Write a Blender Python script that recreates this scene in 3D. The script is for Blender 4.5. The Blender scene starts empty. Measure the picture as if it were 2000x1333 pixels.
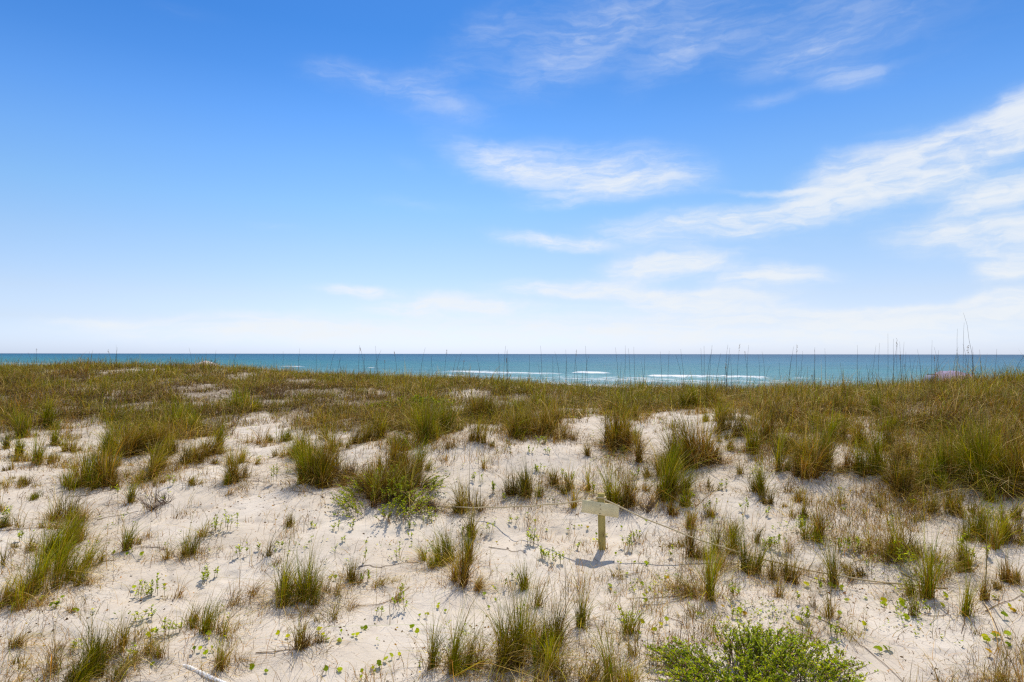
import bpy, math, random
import numpy as np
from mathutils import Vector

# ------------------------------------------------------------------ camera
F = 1222.0            # focal length in pixels of the 2000 px wide photograph
HZ = 691.5            # horizon row
CAMZ = 6.0            # eye height above the sea
scene = bpy.context.scene
cam = bpy.data.cameras.new('camera')
cam.sensor_width = 36.0
cam.lens = 36.0 * F / 2000.0
cam.shift_y = (HZ - 666.5) / 2000.0
cam.clip_start = 0.1
cam.clip_end = 60000.0
camo = bpy.data.objects.new('camera', cam)
scene.collection.objects.link(camo)
camo.location = (0, 0, CAMZ)
camo.rotation_euler = (math.radians(90), math.radians(-0.07), 0)
scene.camera = camo

# ------------------------------------------------------------------ sun
SUN_AZ, SUN_EL = math.radians(19), math.radians(59)
sd = Vector((math.sin(SUN_AZ) * math.cos(SUN_EL), math.cos(SUN_AZ) * math.cos(SUN_EL), math.sin(SUN_EL)))
sun = bpy.data.lights.new('sun', 'SUN')
sun.energy = 4.4
sun.angle = math.radians(0.6)
sun.color = (1.0, 0.90, 0.76)
suno = bpy.data.objects.new('sun', sun)
scene.collection.objects.link(suno)
suno.location = (0, 0, 30)
suno.rotation_euler = sd.to_track_quat('Z', 'Y').to_euler()

# ------------------------------------------------------------------ view / render
scene.view_settings.view_transform = 'Standard'
scene.view_settings.look = 'None'
scene.view_settings.exposure = 0.0
scene.view_settings.gamma = 1.0
scene.render.engine = 'CYCLES'
scene.cycles.max_bounces = 6
scene.cycles.transparent_max_bounces = 4
scene.cycles.use_denoising = False
scene.cycles.filter_width = 1.3

# ------------------------------------------------------------------ world
world = bpy.data.worlds.new('World')
scene.world = world
world.use_nodes = True
wt = world.node_tree
wt.nodes.clear()


class NT:
    def __init__(s, t): s.t = t
    def n(s, typ, **kw):
        nd = s.t.nodes.new(typ)
        for k, v in kw.items(): setattr(nd, k, v)
        return nd
    def l(s, a, b): s.t.links.new(a, b)
    def setin(s, sock, v):
        if hasattr(v, 'is_linked'): s.l(v, sock)
        else: sock.default_value = v
    def math(s, op, a, b=0.0, c=None, clamp=False):
        nd = s.n('ShaderNodeMath', operation=op, use_clamp=clamp)
        s.setin(nd.inputs[0], a); s.setin(nd.inputs[1], b)
        if c is not None: s.setin(nd.inputs[2], c)
        return nd.outputs[0]
    def vmath(s, op, a, b=None):
        nd = s.n('ShaderNodeVectorMath', operation=op)
        s.setin(nd.inputs[0], a)
        if b is not None: s.setin(nd.inputs[1], b)
        return nd
    def maprange(s, v, a, b, c, d, t='SMOOTHSTEP'):
        nd = s.n('ShaderNodeMapRange', interpolation_type=t)
        s.setin(nd.inputs[0], v)
        for i, x in enumerate((a, b, c, d)): s.setin(nd.inputs[i + 1], x)
        return nd.outputs[0]
    def noise(s, vec, scale, detail=4, rough=0.55, dist=0.0, lac=2.0):
        nd = s.n('ShaderNodeTexNoise')
        if vec is not None: s.l(vec, nd.inputs['Vector'])
        nd.inputs['Scale'].default_value = scale
        nd.inputs['Detail'].default_value = detail
        nd.inputs['Roughness'].default_value = rough
        nd.inputs['Distortion'].default_value = dist
        nd.inputs['Lacunarity'].default_value = lac
        return nd
    def mix(s, f, a, b, blend='MIX'):
        nd = s.n('ShaderNodeMix', data_type='RGBA', blend_type=blend)
        s.setin(nd.inputs[0], f)
        for sock, v in ((nd.inputs[6], a), (nd.inputs[7], b)):
            if hasattr(v, 'is_linked'): s.l(v, sock)
            else: sock.default_value = (v[0], v[1], v[2], 1)
        return nd.outputs[2]
    def ramp(s, f, stops, interp='LINEAR'):
        nd = s.n('ShaderNodeValToRGB')
        s.l(f, nd.inputs[0])
        cr = nd.color_ramp
        cr.interpolation = interp
        while len(cr.elements) < len(stops): cr.elements.new(0.5)
        for e, (p, c) in zip(cr.elements, stops):
            e.position = p; e.color = (c[0], c[1], c[2], 1)
        return nd.outputs[0]


w = NT(wt)
sky = w.n('ShaderNodeTexSky', sky_type='NISHITA')
sky.sun_disc = False
sky.sun_elevation = SUN_EL
sky.sun_rotation = SUN_AZ
sky.altitude = 0
sky.air_density = 1.0
sky.dust_density = 0.6
sky.ozone_density = 2.0
tc = w.n('ShaderNodeTexCoord')
sep = w.n('ShaderNodeSeparateXYZ')
w.l(tc.outputs['Generated'], sep.inputs[0])
az = w.math('ARCTAN2', sep.outputs[0], sep.outputs[1])
el = w.math('ARCSINE', sep.outputs[2])
# colour balance of the clear air by height above the horizon (blue zenith, pale horizon)
SKY_STOPS = [(0.0, (1.32, 1.62, 2.60)), (0.03, (1.25, 1.48, 2.30)), (0.08, (1.20, 1.28, 1.75)), (0.146, (1.24, 1.26, 1.53)), (0.266, (1.14, 1.29, 1.50)), (0.373, (0.97, 1.31, 1.57)), (0.477, (0.80, 1.24, 1.66)), (0.577, (0.605, 1.115, 1.675)), (0.674, (0.43, 0.96, 1.57)), (0.78, (0.32, 0.85, 1.48)), (1.0, (0.27, 0.75, 1.40))]
SKY_STOPS = [(p_, tuple(v_ / 3.0 for v_ in c_)) for p_, c_ in SKY_STOPS]
elr = w.maprange(el, 0.0, 0.6, 0.0, 1.0, 'LINEAR')
bal = w.ramp(elr, SKY_STOPS)
skyc = w.vmath('MULTIPLY', w.mix(1.0, sky.outputs[0], bal, 'MULTIPLY'), (2.94, 2.94, 2.94)).outputs[0]
azf = w.maprange(az, -.35, .45, 1.0, .83)
skyc = w.vmath('MULTIPLY', skyc, w.mix(azf, (0, 0, 0), (1, 1, 1))).outputs[0]
# cirrus
co = w.n('ShaderNodeCombineXYZ')
w.l(az, co.inputs[0]); w.l(el, co.inputs[1])
wn = w.noise(co.outputs[0], 5.0, 4, 0.6)
wn2 = w.noise(co.outputs[0], 22.0, 4, 0.6)
off = w.vmath('SUBTRACT', wn.outputs['Color'], (0.5, 0.5, 0.5)).outputs[0]
off = w.vmath('MULTIPLY', off, (0.11, 0.035, 0)).outputs[0]
off2 = w.vmath('SUBTRACT', wn2.outputs['Color'], (0.5, 0.5, 0.5)).outputs[0]
off2 = w.vmath('MULTIPLY', off2, (0.05, 0.014, 0)).outputs[0]
cw = w.vmath('ADD', w.vmath('ADD', co.outputs[0], off).outputs[0], off2).outputs[0]


def azel(px, py):
    u = (px - 1000.0) / F; v = (HZ - py) / F
    return math.atan(u), math.atan(v / math.sqrt(1 + u * u))


CLOUDS = [  # x, y, rx, ry, tilt (deg, up to the right), strength
    (1150, 335, 260, 66, -3, .95), (1230, 368, 190, 34, 3, .35), (1080, 400, 130, 22, 3, .35), (960, 315, 150, 45, -8, .35),
    (1500, 374, 150, 9, -4, .5), (1700, 350, 210, 80, 14, 1.2), (1900, 295, 200, 80, 26, 1.1), (2020, 240, 120, 75, 32, .9),
    (1930, 385, 150, 42, 8, 1.0), (2050, 360, 120, 50, 8, .8), (1890, 460, 200, 56, -4, 1.1), (2000, 470, 130, 55, 6, .7), (1990, 522, 110, 24, 8, 1.1), (1985, 575, 140, 36, 8, 1.1),
    (1370, 440, 270, 44, 3, 1.0), (1500, 430, 120, 30, 8, .6), (1290, 522, 160, 34, 4, 1.1), (1490, 540, 150, 32, -3, 1.0), (1070, 474, 150, 20, -7, 1.0),
    (1110, 562, 190, 22, -2, 1.1), (1350, 590, 260, 34, 0, .9), (700, 566, 100, 16, 0, 1.1), (880, 590, 180, 30, 0, .8),
    (1000, 645, 760, 50, 0, .85), (450, 645, 420, 36, 0, .7), (1620, 640, 600, 54, 0, .85), (880, 600, 240, 16, 2, .5), (1250, 575, 260, 14, -2, .5), (1700, 605, 220, 14, 0, .5), (180, 628, 110, 10, 0, .3),
    (1240, 40, 420, 130, 12, .34), (1120, 90, 220, 90, 25, .24), (1560, 50, 360, 90, 4, .34), (1650, 148, 90, 34, -8, .42), (1600, 105, 190, 40, 4, .35), (1500, 188, 100, 22, 2, .3), (1320, 110, 160, 50, 30, .2),
    (780, 180, 170, 60, -10, .27), (860, 150, 110, 30, 12, .22), (900, 215, 130, 30, -15, .22), (660, 140, 130, 40, 0, .25), (950, 60, 150, 60, 20, .25), (1450, 480, 280, 60, 0, .2), (350, 15, 120, 22, 0, .10),
    (540, 443, 70, 12, 0, .22), (810, 402, 120, 20, -4, .25), (930, 285, 150, 45, -12, .22), (790, 325, 60, 22, -20, .15), (1800, 60, 300, 120, 10, .16), (1850, 610, 220, 30, 0, .5),
]
acc = None
for (cx, cy, rx, ry, tilt, stg) in CLOUDS:
    a0, e0 = azel(cx, cy)
    a1, _ = azel(cx + rx * 0.5, cy); a2, _ = azel(cx - rx * 0.5, cy)
    _, e1 = azel(cx, cy - ry * 0.5); _, e2 = azel(cx, cy + ry * 0.5)
    mp = w.n('ShaderNodeMapping', vector_type='TEXTURE')
    w.l(cw, mp.inputs[0])
    mp.inputs['Location'].default_value = (a0, e0, 0)
    mp.inputs['Rotation'].default_value = (0, 0, math.radians(tilt))
    mp.inputs['Scale'].default_value = (abs(a1 - a2), abs(e1 - e2), 1)
    ln = w.vmath('LENGTH', mp.outputs[0])
    m = w.maprange(ln.outputs['Value'], 1.3, 0.0, 0.0, stg * 1.12)
    acc = m if acc is None else w.math('ADD', acc, m)
fill_ovh = w.maprange(el, .60, .95, 0.0, .62)  # unseen cloud veil overhead and behind the camera, added for neutral fill light
fill_beh = w.maprange(w.math('ABSOLUTE', az), .95, 1.5, 0.0, .75)
acc = w.math('ADD', acc, w.math('MAXIMUM', fill_ovh, fill_beh))
mpS = w.n('ShaderNodeMapping'); w.l(cw, mpS.inputs[0])
mpS.inputs['Rotation'].default_value = (0, 0, math.radians(-7)); mpS.inputs['Scale'].default_value = (1.0, 3.6, 1)
st1 = w.noise(mpS.outputs[0], 6.0, 8, 0.62, 0.5)
mpS2 = w.n('ShaderNodeMapping'); w.l(cw, mpS2.inputs[0])
mpS2.inputs['Rotation'].default_value = (0, 0, math.radians(-14)); mpS2.inputs['Scale'].default_value = (1.0, 5.0, 1)
st2 = w.noise(mpS2.outputs[0], 17.0, 6, 0.6, 0.6)
tex = w.math('ADD', w.math('MULTIPLY', st1.outputs[0], 0.6), w.math('MULTIPLY', st2.outputs[0], 0.4))
texf = w.maprange(tex, 0.34, 0.66, 0.42, 1.1)
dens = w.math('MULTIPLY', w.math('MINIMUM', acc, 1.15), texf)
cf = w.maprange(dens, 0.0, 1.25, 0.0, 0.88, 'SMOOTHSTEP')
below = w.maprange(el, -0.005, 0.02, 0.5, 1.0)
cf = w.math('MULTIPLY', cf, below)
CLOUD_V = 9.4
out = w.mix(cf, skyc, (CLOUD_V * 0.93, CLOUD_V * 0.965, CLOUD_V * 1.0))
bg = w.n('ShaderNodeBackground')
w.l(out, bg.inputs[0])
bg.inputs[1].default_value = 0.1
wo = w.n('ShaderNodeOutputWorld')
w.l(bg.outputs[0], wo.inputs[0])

# ------------------------------------------------------------------ numeric helpers
rng = np.random.default_rng(7)
random.seed(7)


def smooth(a, b, x):
    t = np.clip((x - a) / (b - a), 0, 1)
    return t * t * (3 - 2 * t)


_lat = np.random.default_rng(99).random((256, 256))


def vnoise(x, y, sc, seed=0):
    x = np.asarray(x, float) / sc + seed * 17.3; y = np.asarray(y, float) / sc + seed * 41.7
    xi = np.floor(x).astype(int); yi = np.floor(y).astype(int)
    fx = x - xi; fy = y - yi
    fx = fx * fx * (3 - 2 * fx); fy = fy * fy * (3 - 2 * fy)
    a = _lat[xi & 255, yi & 255]; b = _lat[(xi + 1) & 255, yi & 255]
    c = _lat[xi & 255, (yi + 1) & 255]; d = _lat[(xi + 1) & 255, (yi + 1) & 255]
    return (a * (1 - fx) + b * fx) * (1 - fy) + (c * (1 - fx) + d * fx) * fy - 0.5


def fbm(x, y, sc, seed=0, o=4, g=0.5):
    s = 0; a = 1.0
    for i in range(o):
        s = s + a * vnoise(x, y, sc / 2 ** i, seed + i * 3); a *= g
    return s


# terrain: metres below the eye at distance Y along bearings (photo columns)
TD = [0, 3, 5, 6.5, 8, 9.5, 11, 13, 16, 20, 25, 30, 35, 42, 55, 75]
TC = {
    -400: [2.9, 2.8, 2.6, 2.40, 2.18, 1.96, 1.78, 1.60, 1.40, 1.18, .98, .86, .86, 1.5, 3.2, 4.2],
    0:    [2.9, 2.8, 2.62, 2.42, 2.20, 1.98, 1.80, 1.62, 1.42, 1.20, .99, .87, .90, 1.6, 3.2, 4.2],
    300:  [2.9, 2.8, 2.62, 2.43, 2.22, 2.00, 1.82, 1.62, 1.42, 1.18, .94, .78, .84, 1.6, 3.2, 4.2],
    600:  [2.9, 2.8, 2.62, 2.44, 2.24, 2.06, 1.88, 1.66, 1.42, 1.20, 1.00, 1.00, 1.3, 2.2, 3.4, 4.2],
    900:  [2.9, 2.8, 2.61, 2.47, 2.20, 1.80, 1.47, 1.38, 1.30, 1.17, 1.16, 1.5, 2.2, 3.0, 3.7, 4.2],
    1175: [2.9, 2.8, 2.60, 2.53, 2.38, 1.98, 1.60, 1.37, 1.27, 1.25, 1.5, 2.1, 2.8, 3.4, 3.8, 4.2],
    1500: [2.9, 2.8, 2.60, 2.50, 2.24, 1.84, 1.48, 1.24, 1.14, 1.30, 1.7, 2.3, 3.0, 3.5, 3.9, 4.2],
    1800: [2.9, 2.8, 2.60, 2.43, 2.10, 1.70, 1.36, 1.13, 1.08, 1.25, 1.7, 2.3, 3.0, 3.5, 3.9, 4.2],
    2000: [2.9, 2.8, 2.58, 2.36, 1.96, 1.58, 1.26, 1.02, .94, 1.10, 1.5, 2.2, 3.0, 3.5, 3.9, 4.2],
    2500: [2.9, 2.8, 2.55, 2.28, 1.86, 1.48, 1.14, .88, .72, .80, 1.4, 2.2, 3.0, 3.5, 3.9, 4.2],
}
cols = sorted(TC)
GU = np.linspace(-400, 2500, 291)
GD = np.linspace(0, 75, 751)
tab = np.array([np.interp(GD, TD, TC[c]) for c in cols])
grid = np.array([np.interp(GU, cols, tab[:, j]) for j in range(len(GD))]).T     # (u, d)


def gsm(a, sig, ax):
    r = int(3 * sig); k = np.exp(-0.5 * (np.arange(-r, r + 1) / sig) ** 2); k /= k.sum()
    pad = [(0, 0), (0, 0)]; pad[ax] = (r, r)
    b = np.pad(a, pad, mode='edge')
    return np.apply_along_axis(lambda v: np.convolve(v, k, 'valid'), ax, b)


grid = gsm(gsm(grid, 5, 1), 8, 0)
SN = (0.538, 0.843)      # seaward normal of the shoreline


def sea_s(X, Y): return SN[0] * X + SN[1] * Y


def terrain(X, Y, fine=True):
    X = np.asarray(X, float); Y = np.asarray(Y, float)
    u = 1000 + F * X / np.maximum(Y, 4.0)
    iu = np.clip((u + 400) / 10.0, 0, 289.999); idd = np.clip(Y * 10.0, 0, 749.999)
    a = iu.astype(int); b = idd.astype(int); fa = iu - a; fb = idd - b
    h = (grid[a, b] * (1 - fa) + grid[a + 1, b] * fa) * (1 - fb) + (grid[a, b + 1] * (1 - fa) + grid[a + 1, b + 1] * fa) * fb
    z = CAMZ - h
    s = sea_s(X, Y)
    zb = np.clip(0.045 * (100 - s), -3.0, 2.2)
    wb = smooth(42, 66, Y)
    z = z * (1 - wb) + zb * wb
    amp = (1 - smooth(38, 60, Y)) * smooth(-5, 4, Y)
    z = z + amp * (0.18 * fbm(X, Y, 2.6, 1, 3) + 0.20 * smooth(9, 16, Y) * fbm(X, Y, 5.5, 5, 3))
    if fine:
        nearw = (1 - smooth(14, 24, Y))
        z = z + nearw * (0.045 * vnoise(X, Y, 0.55, 9) + 0.022 * vnoise(X * 1.3, Y, 0.22, 11) + 0.075 * (1 - .6 * smooth(-.2, .3, X / np.maximum(Y, 1))) * vnoise(X * .82 + Y * .57, (-X * .57 + Y * .82) * 3.2, 1.25, 15) - 0.022 * smooth(.20, .36, vnoise(X, Y * .8, .17, 16)) + 0.010 * vnoise(X, Y, 0.09, 12))
    return z


def ground(px, py, dmax=60.0):
    """point of the dune seen at a pixel"""
    u = (px - 1000.0) / F; v = (py - HZ) / F
    d = np.arange(3.2, dmax, 0.02)
    g = terrain(u * d, d) - (CAMZ - v * d)
    k = np.argmax(g > 0)
    if not (g > 0).any(): return None
    D = d[k]
    return np.array([u * D, D, float(terrain(u * D, D))])


# ------------------------------------------------------------------ mesh helpers
COL = scene.collection


def new_mesh(name, V, Fq, mats, C=None, attrs=None, smooth_shade=False, midx=None):
    me = bpy.data.meshes.new(name)
    V = np.asarray(V, np.float32); Fq = np.asarray(Fq, np.int32)
    me.vertices.add(len(V)); me.vertices.foreach_set('co', V.ravel())
    k = Fq.shape[1]
    me.loops.add(Fq.size); me.loops.foreach_set('vertex_index', Fq.ravel())
    me.polygons.add(len(Fq))
    me.polygons.foreach_set('loop_start', np.arange(0, Fq.size, k, dtype=np.int32))
    me.polygons.foreach_set('loop_total', np.full(len(Fq), k, dtype=np.int32))
    if smooth_shade: me.polygons.foreach_set('use_smooth', np.ones(len(Fq), bool))
    if C is not None:
        at = me.color_attributes.new('Col', 'FLOAT_COLOR', 'POINT')
        c4 = np.ones((len(V), 4), np.float32); c4[:, :3] = C
        at.data.foreach_set('color', c4.ravel())
    for nme, arr in (attrs or {}).items():
        at = me.attributes.new(nme, 'FLOAT', 'POINT'); at.data.foreach_set('value', np.asarray(arr, np.float32))
    for m in (mats if isinstance(mats, (list, tuple)) else [mats]): me.materials.append(m)
    if midx is not None: me.polygons.foreach_set('material_index', np.asarray(midx, np.int32))
    me.update(calc_edges=True)
    return me


def link(name, me, parent=None, loc=None):
    o = bpy.data.objects.new(name, me)
    COL.objects.link(o)
    if parent is not None: o.parent = parent
    if loc is not None: o.location = loc
    return o


def tag(o, label=None, cat=None, group=None, kind=None):
    if label: o['label'] = label
    if cat: o['category'] = cat
    if group: o['group'] = group
    if kind: o['kind'] = kind
    return o


def thing(name, loc, label=None, cat=None, group=None):
    o = link(name, None, loc=loc)
    o.empty_display_size = 0.1
    return tag(o, label, cat, group)


class Geo:
    """collects quads"""
    def __init__(s): s.V = []; s.F = []; s.C = []; s.n = 0
    def add(s, V, Fq, C):
        V = np.asarray(V, float); s.V.append(V); s.F.append(np.asarray(Fq) + s.n)
        C = np.asarray(C, float)
        s.C.append(np.broadcast_to(C, (len(V), 3)) if C.ndim == 1 else C); s.n += len(V)
    def mesh(s, name, mat, origin=(0, 0, 0), sm=False):
        return new_mesh(name, np.concatenate(s.V) - np.asarray(origin), np.concatenate(s.F), mat, np.concatenate(s.C), smooth_shade=sm)
    def tube(s, pts, rad, col, k=6):
        pts = np.asarray(pts, float); n = len(pts)
        rad = np.broadcast_to(np.asarray(rad, float), (n,))
        T = np.gradient(pts, axis=0); T /= np.linalg.norm(T, axis=1, keepdims=True) + 1e-9
        ref = np.array([0, 0, 1.0]) if abs(T[:, 2]).mean() < 0.8 else np.array([1.0, 0, 0])
        A = np.cross(T, ref); A /= np.linalg.norm(A, axis=1, keepdims=True) + 1e-9
        B = np.cross(T, A)
        an = np.arange(k) * 2 * math.pi / k
        V = (pts[:, None] + rad[:, None, None] * (A[:, None] * np.cos(an)[None, :, None] + B[:, None] * np.sin(an)[None, :, None])).reshape(-1, 3)
        Fq = [[i * k + j, i * k + (j + 1) % k, (i + 1) * k + (j + 1) % k, (i + 1) * k + j] for i in range(n - 1) for j in range(k)]
        for base in (0, (n - 1) * k):                                  # caps
            for j in range(1, k - 2, 2): Fq.append([base, base + j, base + j + 1, base + j + 2])
        s.add(V, Fq, col)
    def box(s, c, size, rot=None, col=(1, 1, 1), bev=0.0):
        x, y, z = np.asarray(size) / 2.0
        b = min(bev, min(x, y, z) * 0.5)
        if b <= 0:
            V = np.array([[sx * x, sy * y, sz * z] for sz in (-1, 1) for sy in (-1, 1) for sx in (-1, 1)])
            Fq = [[0, 2, 3, 1], [4, 5, 7, 6], [0, 1, 5, 4], [2, 6, 7, 3], [0, 4, 6, 2], [1, 3, 7, 5]]
        else:
            V = []; 
            ring = lambda xx, yy, zz: [(-xx + b, -yy, zz), (xx - b, -yy, zz), (xx, -yy + b, zz), (xx, yy - b, zz), (xx - b, yy, zz), (-xx + b, yy, zz), (-xx, yy - b, zz), (-xx, -yy + b, zz)]
            def rg(inset, zz):
                xx, yy = x - inset, y - inset
                return [(-xx + b, -yy, zz), (xx - b, -yy, zz), (xx, -yy + b, zz), (xx, yy - b, zz), (xx - b, yy, zz), (-xx + b, yy, zz), (-xx, yy - b, zz), (-xx, -yy + b, zz)]
            for inset, zz in ((b * .6, -z), (0, -z + b * .6), (0, z - b * .6), (b * .6, z)): V += rg(inset, zz)
            V = np.array(V); Fq = []
            for i in range(3):
                for j in range(8): Fq.append([i * 8 + j, i * 8 + (j + 1) % 8, (i + 1) * 8 + (j + 1) % 8, (i + 1) * 8 + j])
            for o_, rev in ((0, True), (24, False)):
                for q in ([0, 1, 2, 3], [0, 3, 4, 7], [4, 5, 6, 7]):
                    q2 = [o_ + i for i in q]; Fq.append(q2[::-1] if rev else q2)
        if rot is not None: V = V @ np.asarray(rot).T
        s.add(V + np.asarray(c), Fq, col)


def blades(g, base, H, az_, lean, width, cA, cB, seg=3, droop=0.5, twist=None, power=1.9):
    """ribbon blades: cA colour at the foot, cB at the tip"""
    N = len(base)
    if N == 0: return
    t = np.linspace(0, 1, seg + 1)[None, :]
    dx, dy = np.cos(az_), np.sin(az_)
    hor = (lean * H)[:, None] * t ** power + 0.10 * (H * lean)[:, None] * t
    ver = H[:, None] * (t - (droop * np.minimum(lean, 1.6))[:, None] * 0.55 * t ** 2.4) if not np.isscalar(droop) else H[:, None] * (t - (droop * np.minimum(lean, 1.6))[:, None] * 0.55 * t ** 2.4)
    P = np.stack([base[:, 0:1] + dx[:, None] * hor, base[:, 1:2] + dy[:, None] * hor, base[:, 2:3] + ver], -1)
    if twist is None: twist = rng.uniform(0, math.pi, N)
    sx, sy = np.cos(twist), np.sin(twist)
    wd = width[:, None] * (np.maximum(1 - t, 0.0) ** 0.65 * 0.92 + 0.08) * 0.5
    S = np.stack([sx[:, None] * wd, sy[:, None] * wd, 0 * wd], -1)
    V = np.stack([P - S, P + S], 2).reshape(N, -1, 3)
    k = (seg + 1) * 2
    fl = np.array([[2 * i, 2 * i + 1, 2 * i + 3, 2 * i + 2] for i in range(seg)])
    Fq = (fl[None] + (np.arange(N) * k)[:, None, None]).reshape(-1, 4)
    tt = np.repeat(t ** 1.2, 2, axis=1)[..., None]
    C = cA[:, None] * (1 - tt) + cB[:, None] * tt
    g.add(V.reshape(-1, 3), Fq, C.reshape(-1, 3))


# ------------------------------------------------------------------ materials
def mat(name):
    m = bpy.data.materials.new(name); m.use_nodes = True
    m.node_tree.nodes.clear()
    t = NT(m.node_tree)
    t.out = t.n('ShaderNodeOutputMaterial')
    return m, t


def prin(t, **kw):
    p = t.n('ShaderNodeBsdfPrincipled')
    for k, v in kw.items():
        s = p.inputs[k.replace('_', ' ')]
        if hasattr(v, 'is_linked'): t.l(v, s)
        else: s.default_value = v
    return p


def foliage_mat(name, transl=0.35, rough=0.55, spec=0.3, scale=6.0):
    m, t = mat(name)
    a = t.n('ShaderNodeAttribute', attribute_name='Col')
    geo = t.n('ShaderNodeNewGeometry')
    nz = t.noise(geo.outputs['Position'], scale, 2)
    v = t.maprange(nz.outputs[0], 0.3, 0.7, 0.78, 1.2, 'LINEAR')
    rv = t.maprange(geo.outputs['Random Per Island'], 0, 1, 0.45, 1.7, 'LINEAR')
    hs = t.n('ShaderNodeHueSaturation')
    hs.inputs['Saturation'].default_value = 1.08
    hs.inputs['Hue'].default_value = 0.494
    t.l(t.math('MULTIPLY', v, rv), hs.inputs['Value']); t.l(a.outputs['Color'], hs.inputs['Color'])
    p = prin(t, Roughness=rough); t.l(hs.outputs[0], p.inputs['Base Color'])
    p.inputs['Specular IOR Level'].default_value = spec
    tr = t.n('ShaderNodeBsdfTranslucent'); t.l(hs.outputs[0], tr.inputs[0])
    mx = t.n('ShaderNodeMixShader'); mx.inputs[0].default_value = transl
    t.l(p.outputs[0], mx.inputs[1]); t.l(tr.outputs[0], mx.inputs[2]); t.l(mx.outputs[0], t.out.inputs[0])
    return m


M_GRASS = foliage_mat('grass_blade', 0.24, 0.5, 0.15)
M_DRY = foliage_mat('dry_blade', 0.22, 0.7, 0.1)
M_LEAF = foliage_mat('broad_leaf', 0.45, 0.5, 0.15, 20)
M_STEM = foliage_mat('stem', 0.0, 0.7, 0.2)

# sand
M_SAND, t = mat('sand')
geo = t.n('ShaderNodeNewGeometry')
pos = geo.outputs['Position']
n1 = t.noise(pos, 0.9, 5, 0.6)
n2 = t.noise(pos, 5.0, 5, 0.65)
n3 = t.noise(pos, 46.0, 4, 0.7)
n4 = t.noise(pos, 260.0, 2, 0.6)
c = t.mix(t.maprange(n1.outputs[0], .35, .65, 0, 1), (.61, .54, .44), (.68, .62, .53))
c = t.mix(t.maprange(n2.outputs[0], .48, .72, 0, .55), c, (.48, .42, .355))
c = t.mix(t.maprange(n4.outputs[0], .3, .75, 0.0, .32), c, (.40, .34, .29))
sp = t.n('ShaderNodeTexVoronoi', feature='F1'); sp.inputs['Scale'].default_value = 24.0; t.l(pos, sp.inputs['Vector'])
spn = t.noise(pos, 3.0, 3)
spk = t.math('MULTIPLY', t.maprange(sp.outputs['Distance'], .16, .08, 0, 1), t.maprange(spn.outputs[0], .44, .58, 0, .85))
c = t.mix(spk, c, (.13, .095, .06))
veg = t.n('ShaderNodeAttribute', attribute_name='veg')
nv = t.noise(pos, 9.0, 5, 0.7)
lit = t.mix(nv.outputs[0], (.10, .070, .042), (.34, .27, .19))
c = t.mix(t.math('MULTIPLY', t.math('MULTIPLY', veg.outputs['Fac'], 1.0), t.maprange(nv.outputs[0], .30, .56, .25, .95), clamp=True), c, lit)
wet = t.n('ShaderNodeAttribute', attribute_name='wet')
c = t.mix(wet.outputs['Fac'], c, (.22, .18, .15))
p = prin(t, Roughness=.92); t.l(c, p.inputs['Base Color']); p.inputs['Specular IOR Level'].default_value = .15
b1 = t.n('ShaderNodeBump'); b1.inputs['Strength'].default_value = .55; b1.inputs['Distance'].default_value = .05
hb = t.math('ADD', t.math('MULTIPLY', n2.outputs[0], 0.6), t.math('ADD', t.math('MULTIPLY', n3.outputs[0], .22), t.math('MULTIPLY', n4.outputs[0], .05)))
t.l(hb, b1.inputs['Height']); t.l(b1.outputs[0], p.inputs['Normal']); t.l(p.outputs[0], t.out.inputs[0])

# water
M_SEA, t = mat('sea_water')
geo = t.n('ShaderNodeNewGeometry'); pos = geo.outputs['Position']
mp = t.n('ShaderNodeMapping'); t.l(pos, mp.inputs[0])
mp.inputs['Rotation'].default_value = (0, 0, math.radians(32.5)); mp.inputs['Scale'].default_value = (.35, 1, 1)
a = t.n('ShaderNodeAttribute', attribute_name='Col')
foam = t.n('ShaderNodeAttribute', attribute_name='foam')
w1 = t.noise(mp.outputs[0], .16, 6, .65)
w2 = t.noise(mp.outputs[0], .9, 5, .7)
wbig = t.noise(mp.outputs[0], .018, 4, .6)
c = t.mix(t.maprange(w1.outputs[0], .36, .66, 0, 1), t.mix(1.0, a.outputs['Color'], (.72, .80, .86), 'MULTIPLY'), t.mix(1.0, a.outputs['Color'], (1.45, 1.28, 1.18), 'MULTIPLY'))
c = t.mix(t.maprange(wbig.outputs[0], .4, .65, 0, .35), c, t.mix(1.0, a.outputs['Color'], (.9, 1.35, 1.15), 'MULTIPLY'))
cap = t.math('MULTIPLY', t.maprange(w2.outputs[0], .62, .72, 0, 1), t.maprange(w1.outputs[0], .50, .62, 0, .55))
fn = t.math('ADD', foam.outputs['Fac'], t.math('MULTIPLY', t.math('SUBTRACT', w2.outputs[0], .5), 3.0))
ff = t.maprange(fn, .45, .95, 0, 1)
ff = t.math('MULTIPLY', ff, t.maprange(foam.outputs['Fac'], .03, .2, 0, 1))
ff = t.math('MAXIMUM', ff, cap)
c = t.mix(ff, c, (.80, .83, .84))
p = prin(t, Roughness=.42); t.l(c, p.inputs['Base Color']); p.inputs['Specular IOR Level'].default_value = .12
b1 = t.n('ShaderNodeBump'); b1.inputs['Strength'].default_value = 1.0; b1.inputs['Distance'].default_value = 1.2
t.l(t.math('ADD', w1.outputs[0], t.math('MULTIPLY', w2.outputs[0], .35)), b1.inputs['Height']); t.l(b1.outputs[0], p.inputs['Normal'])
t.l(p.outputs[0], t.out.inputs[0])


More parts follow.
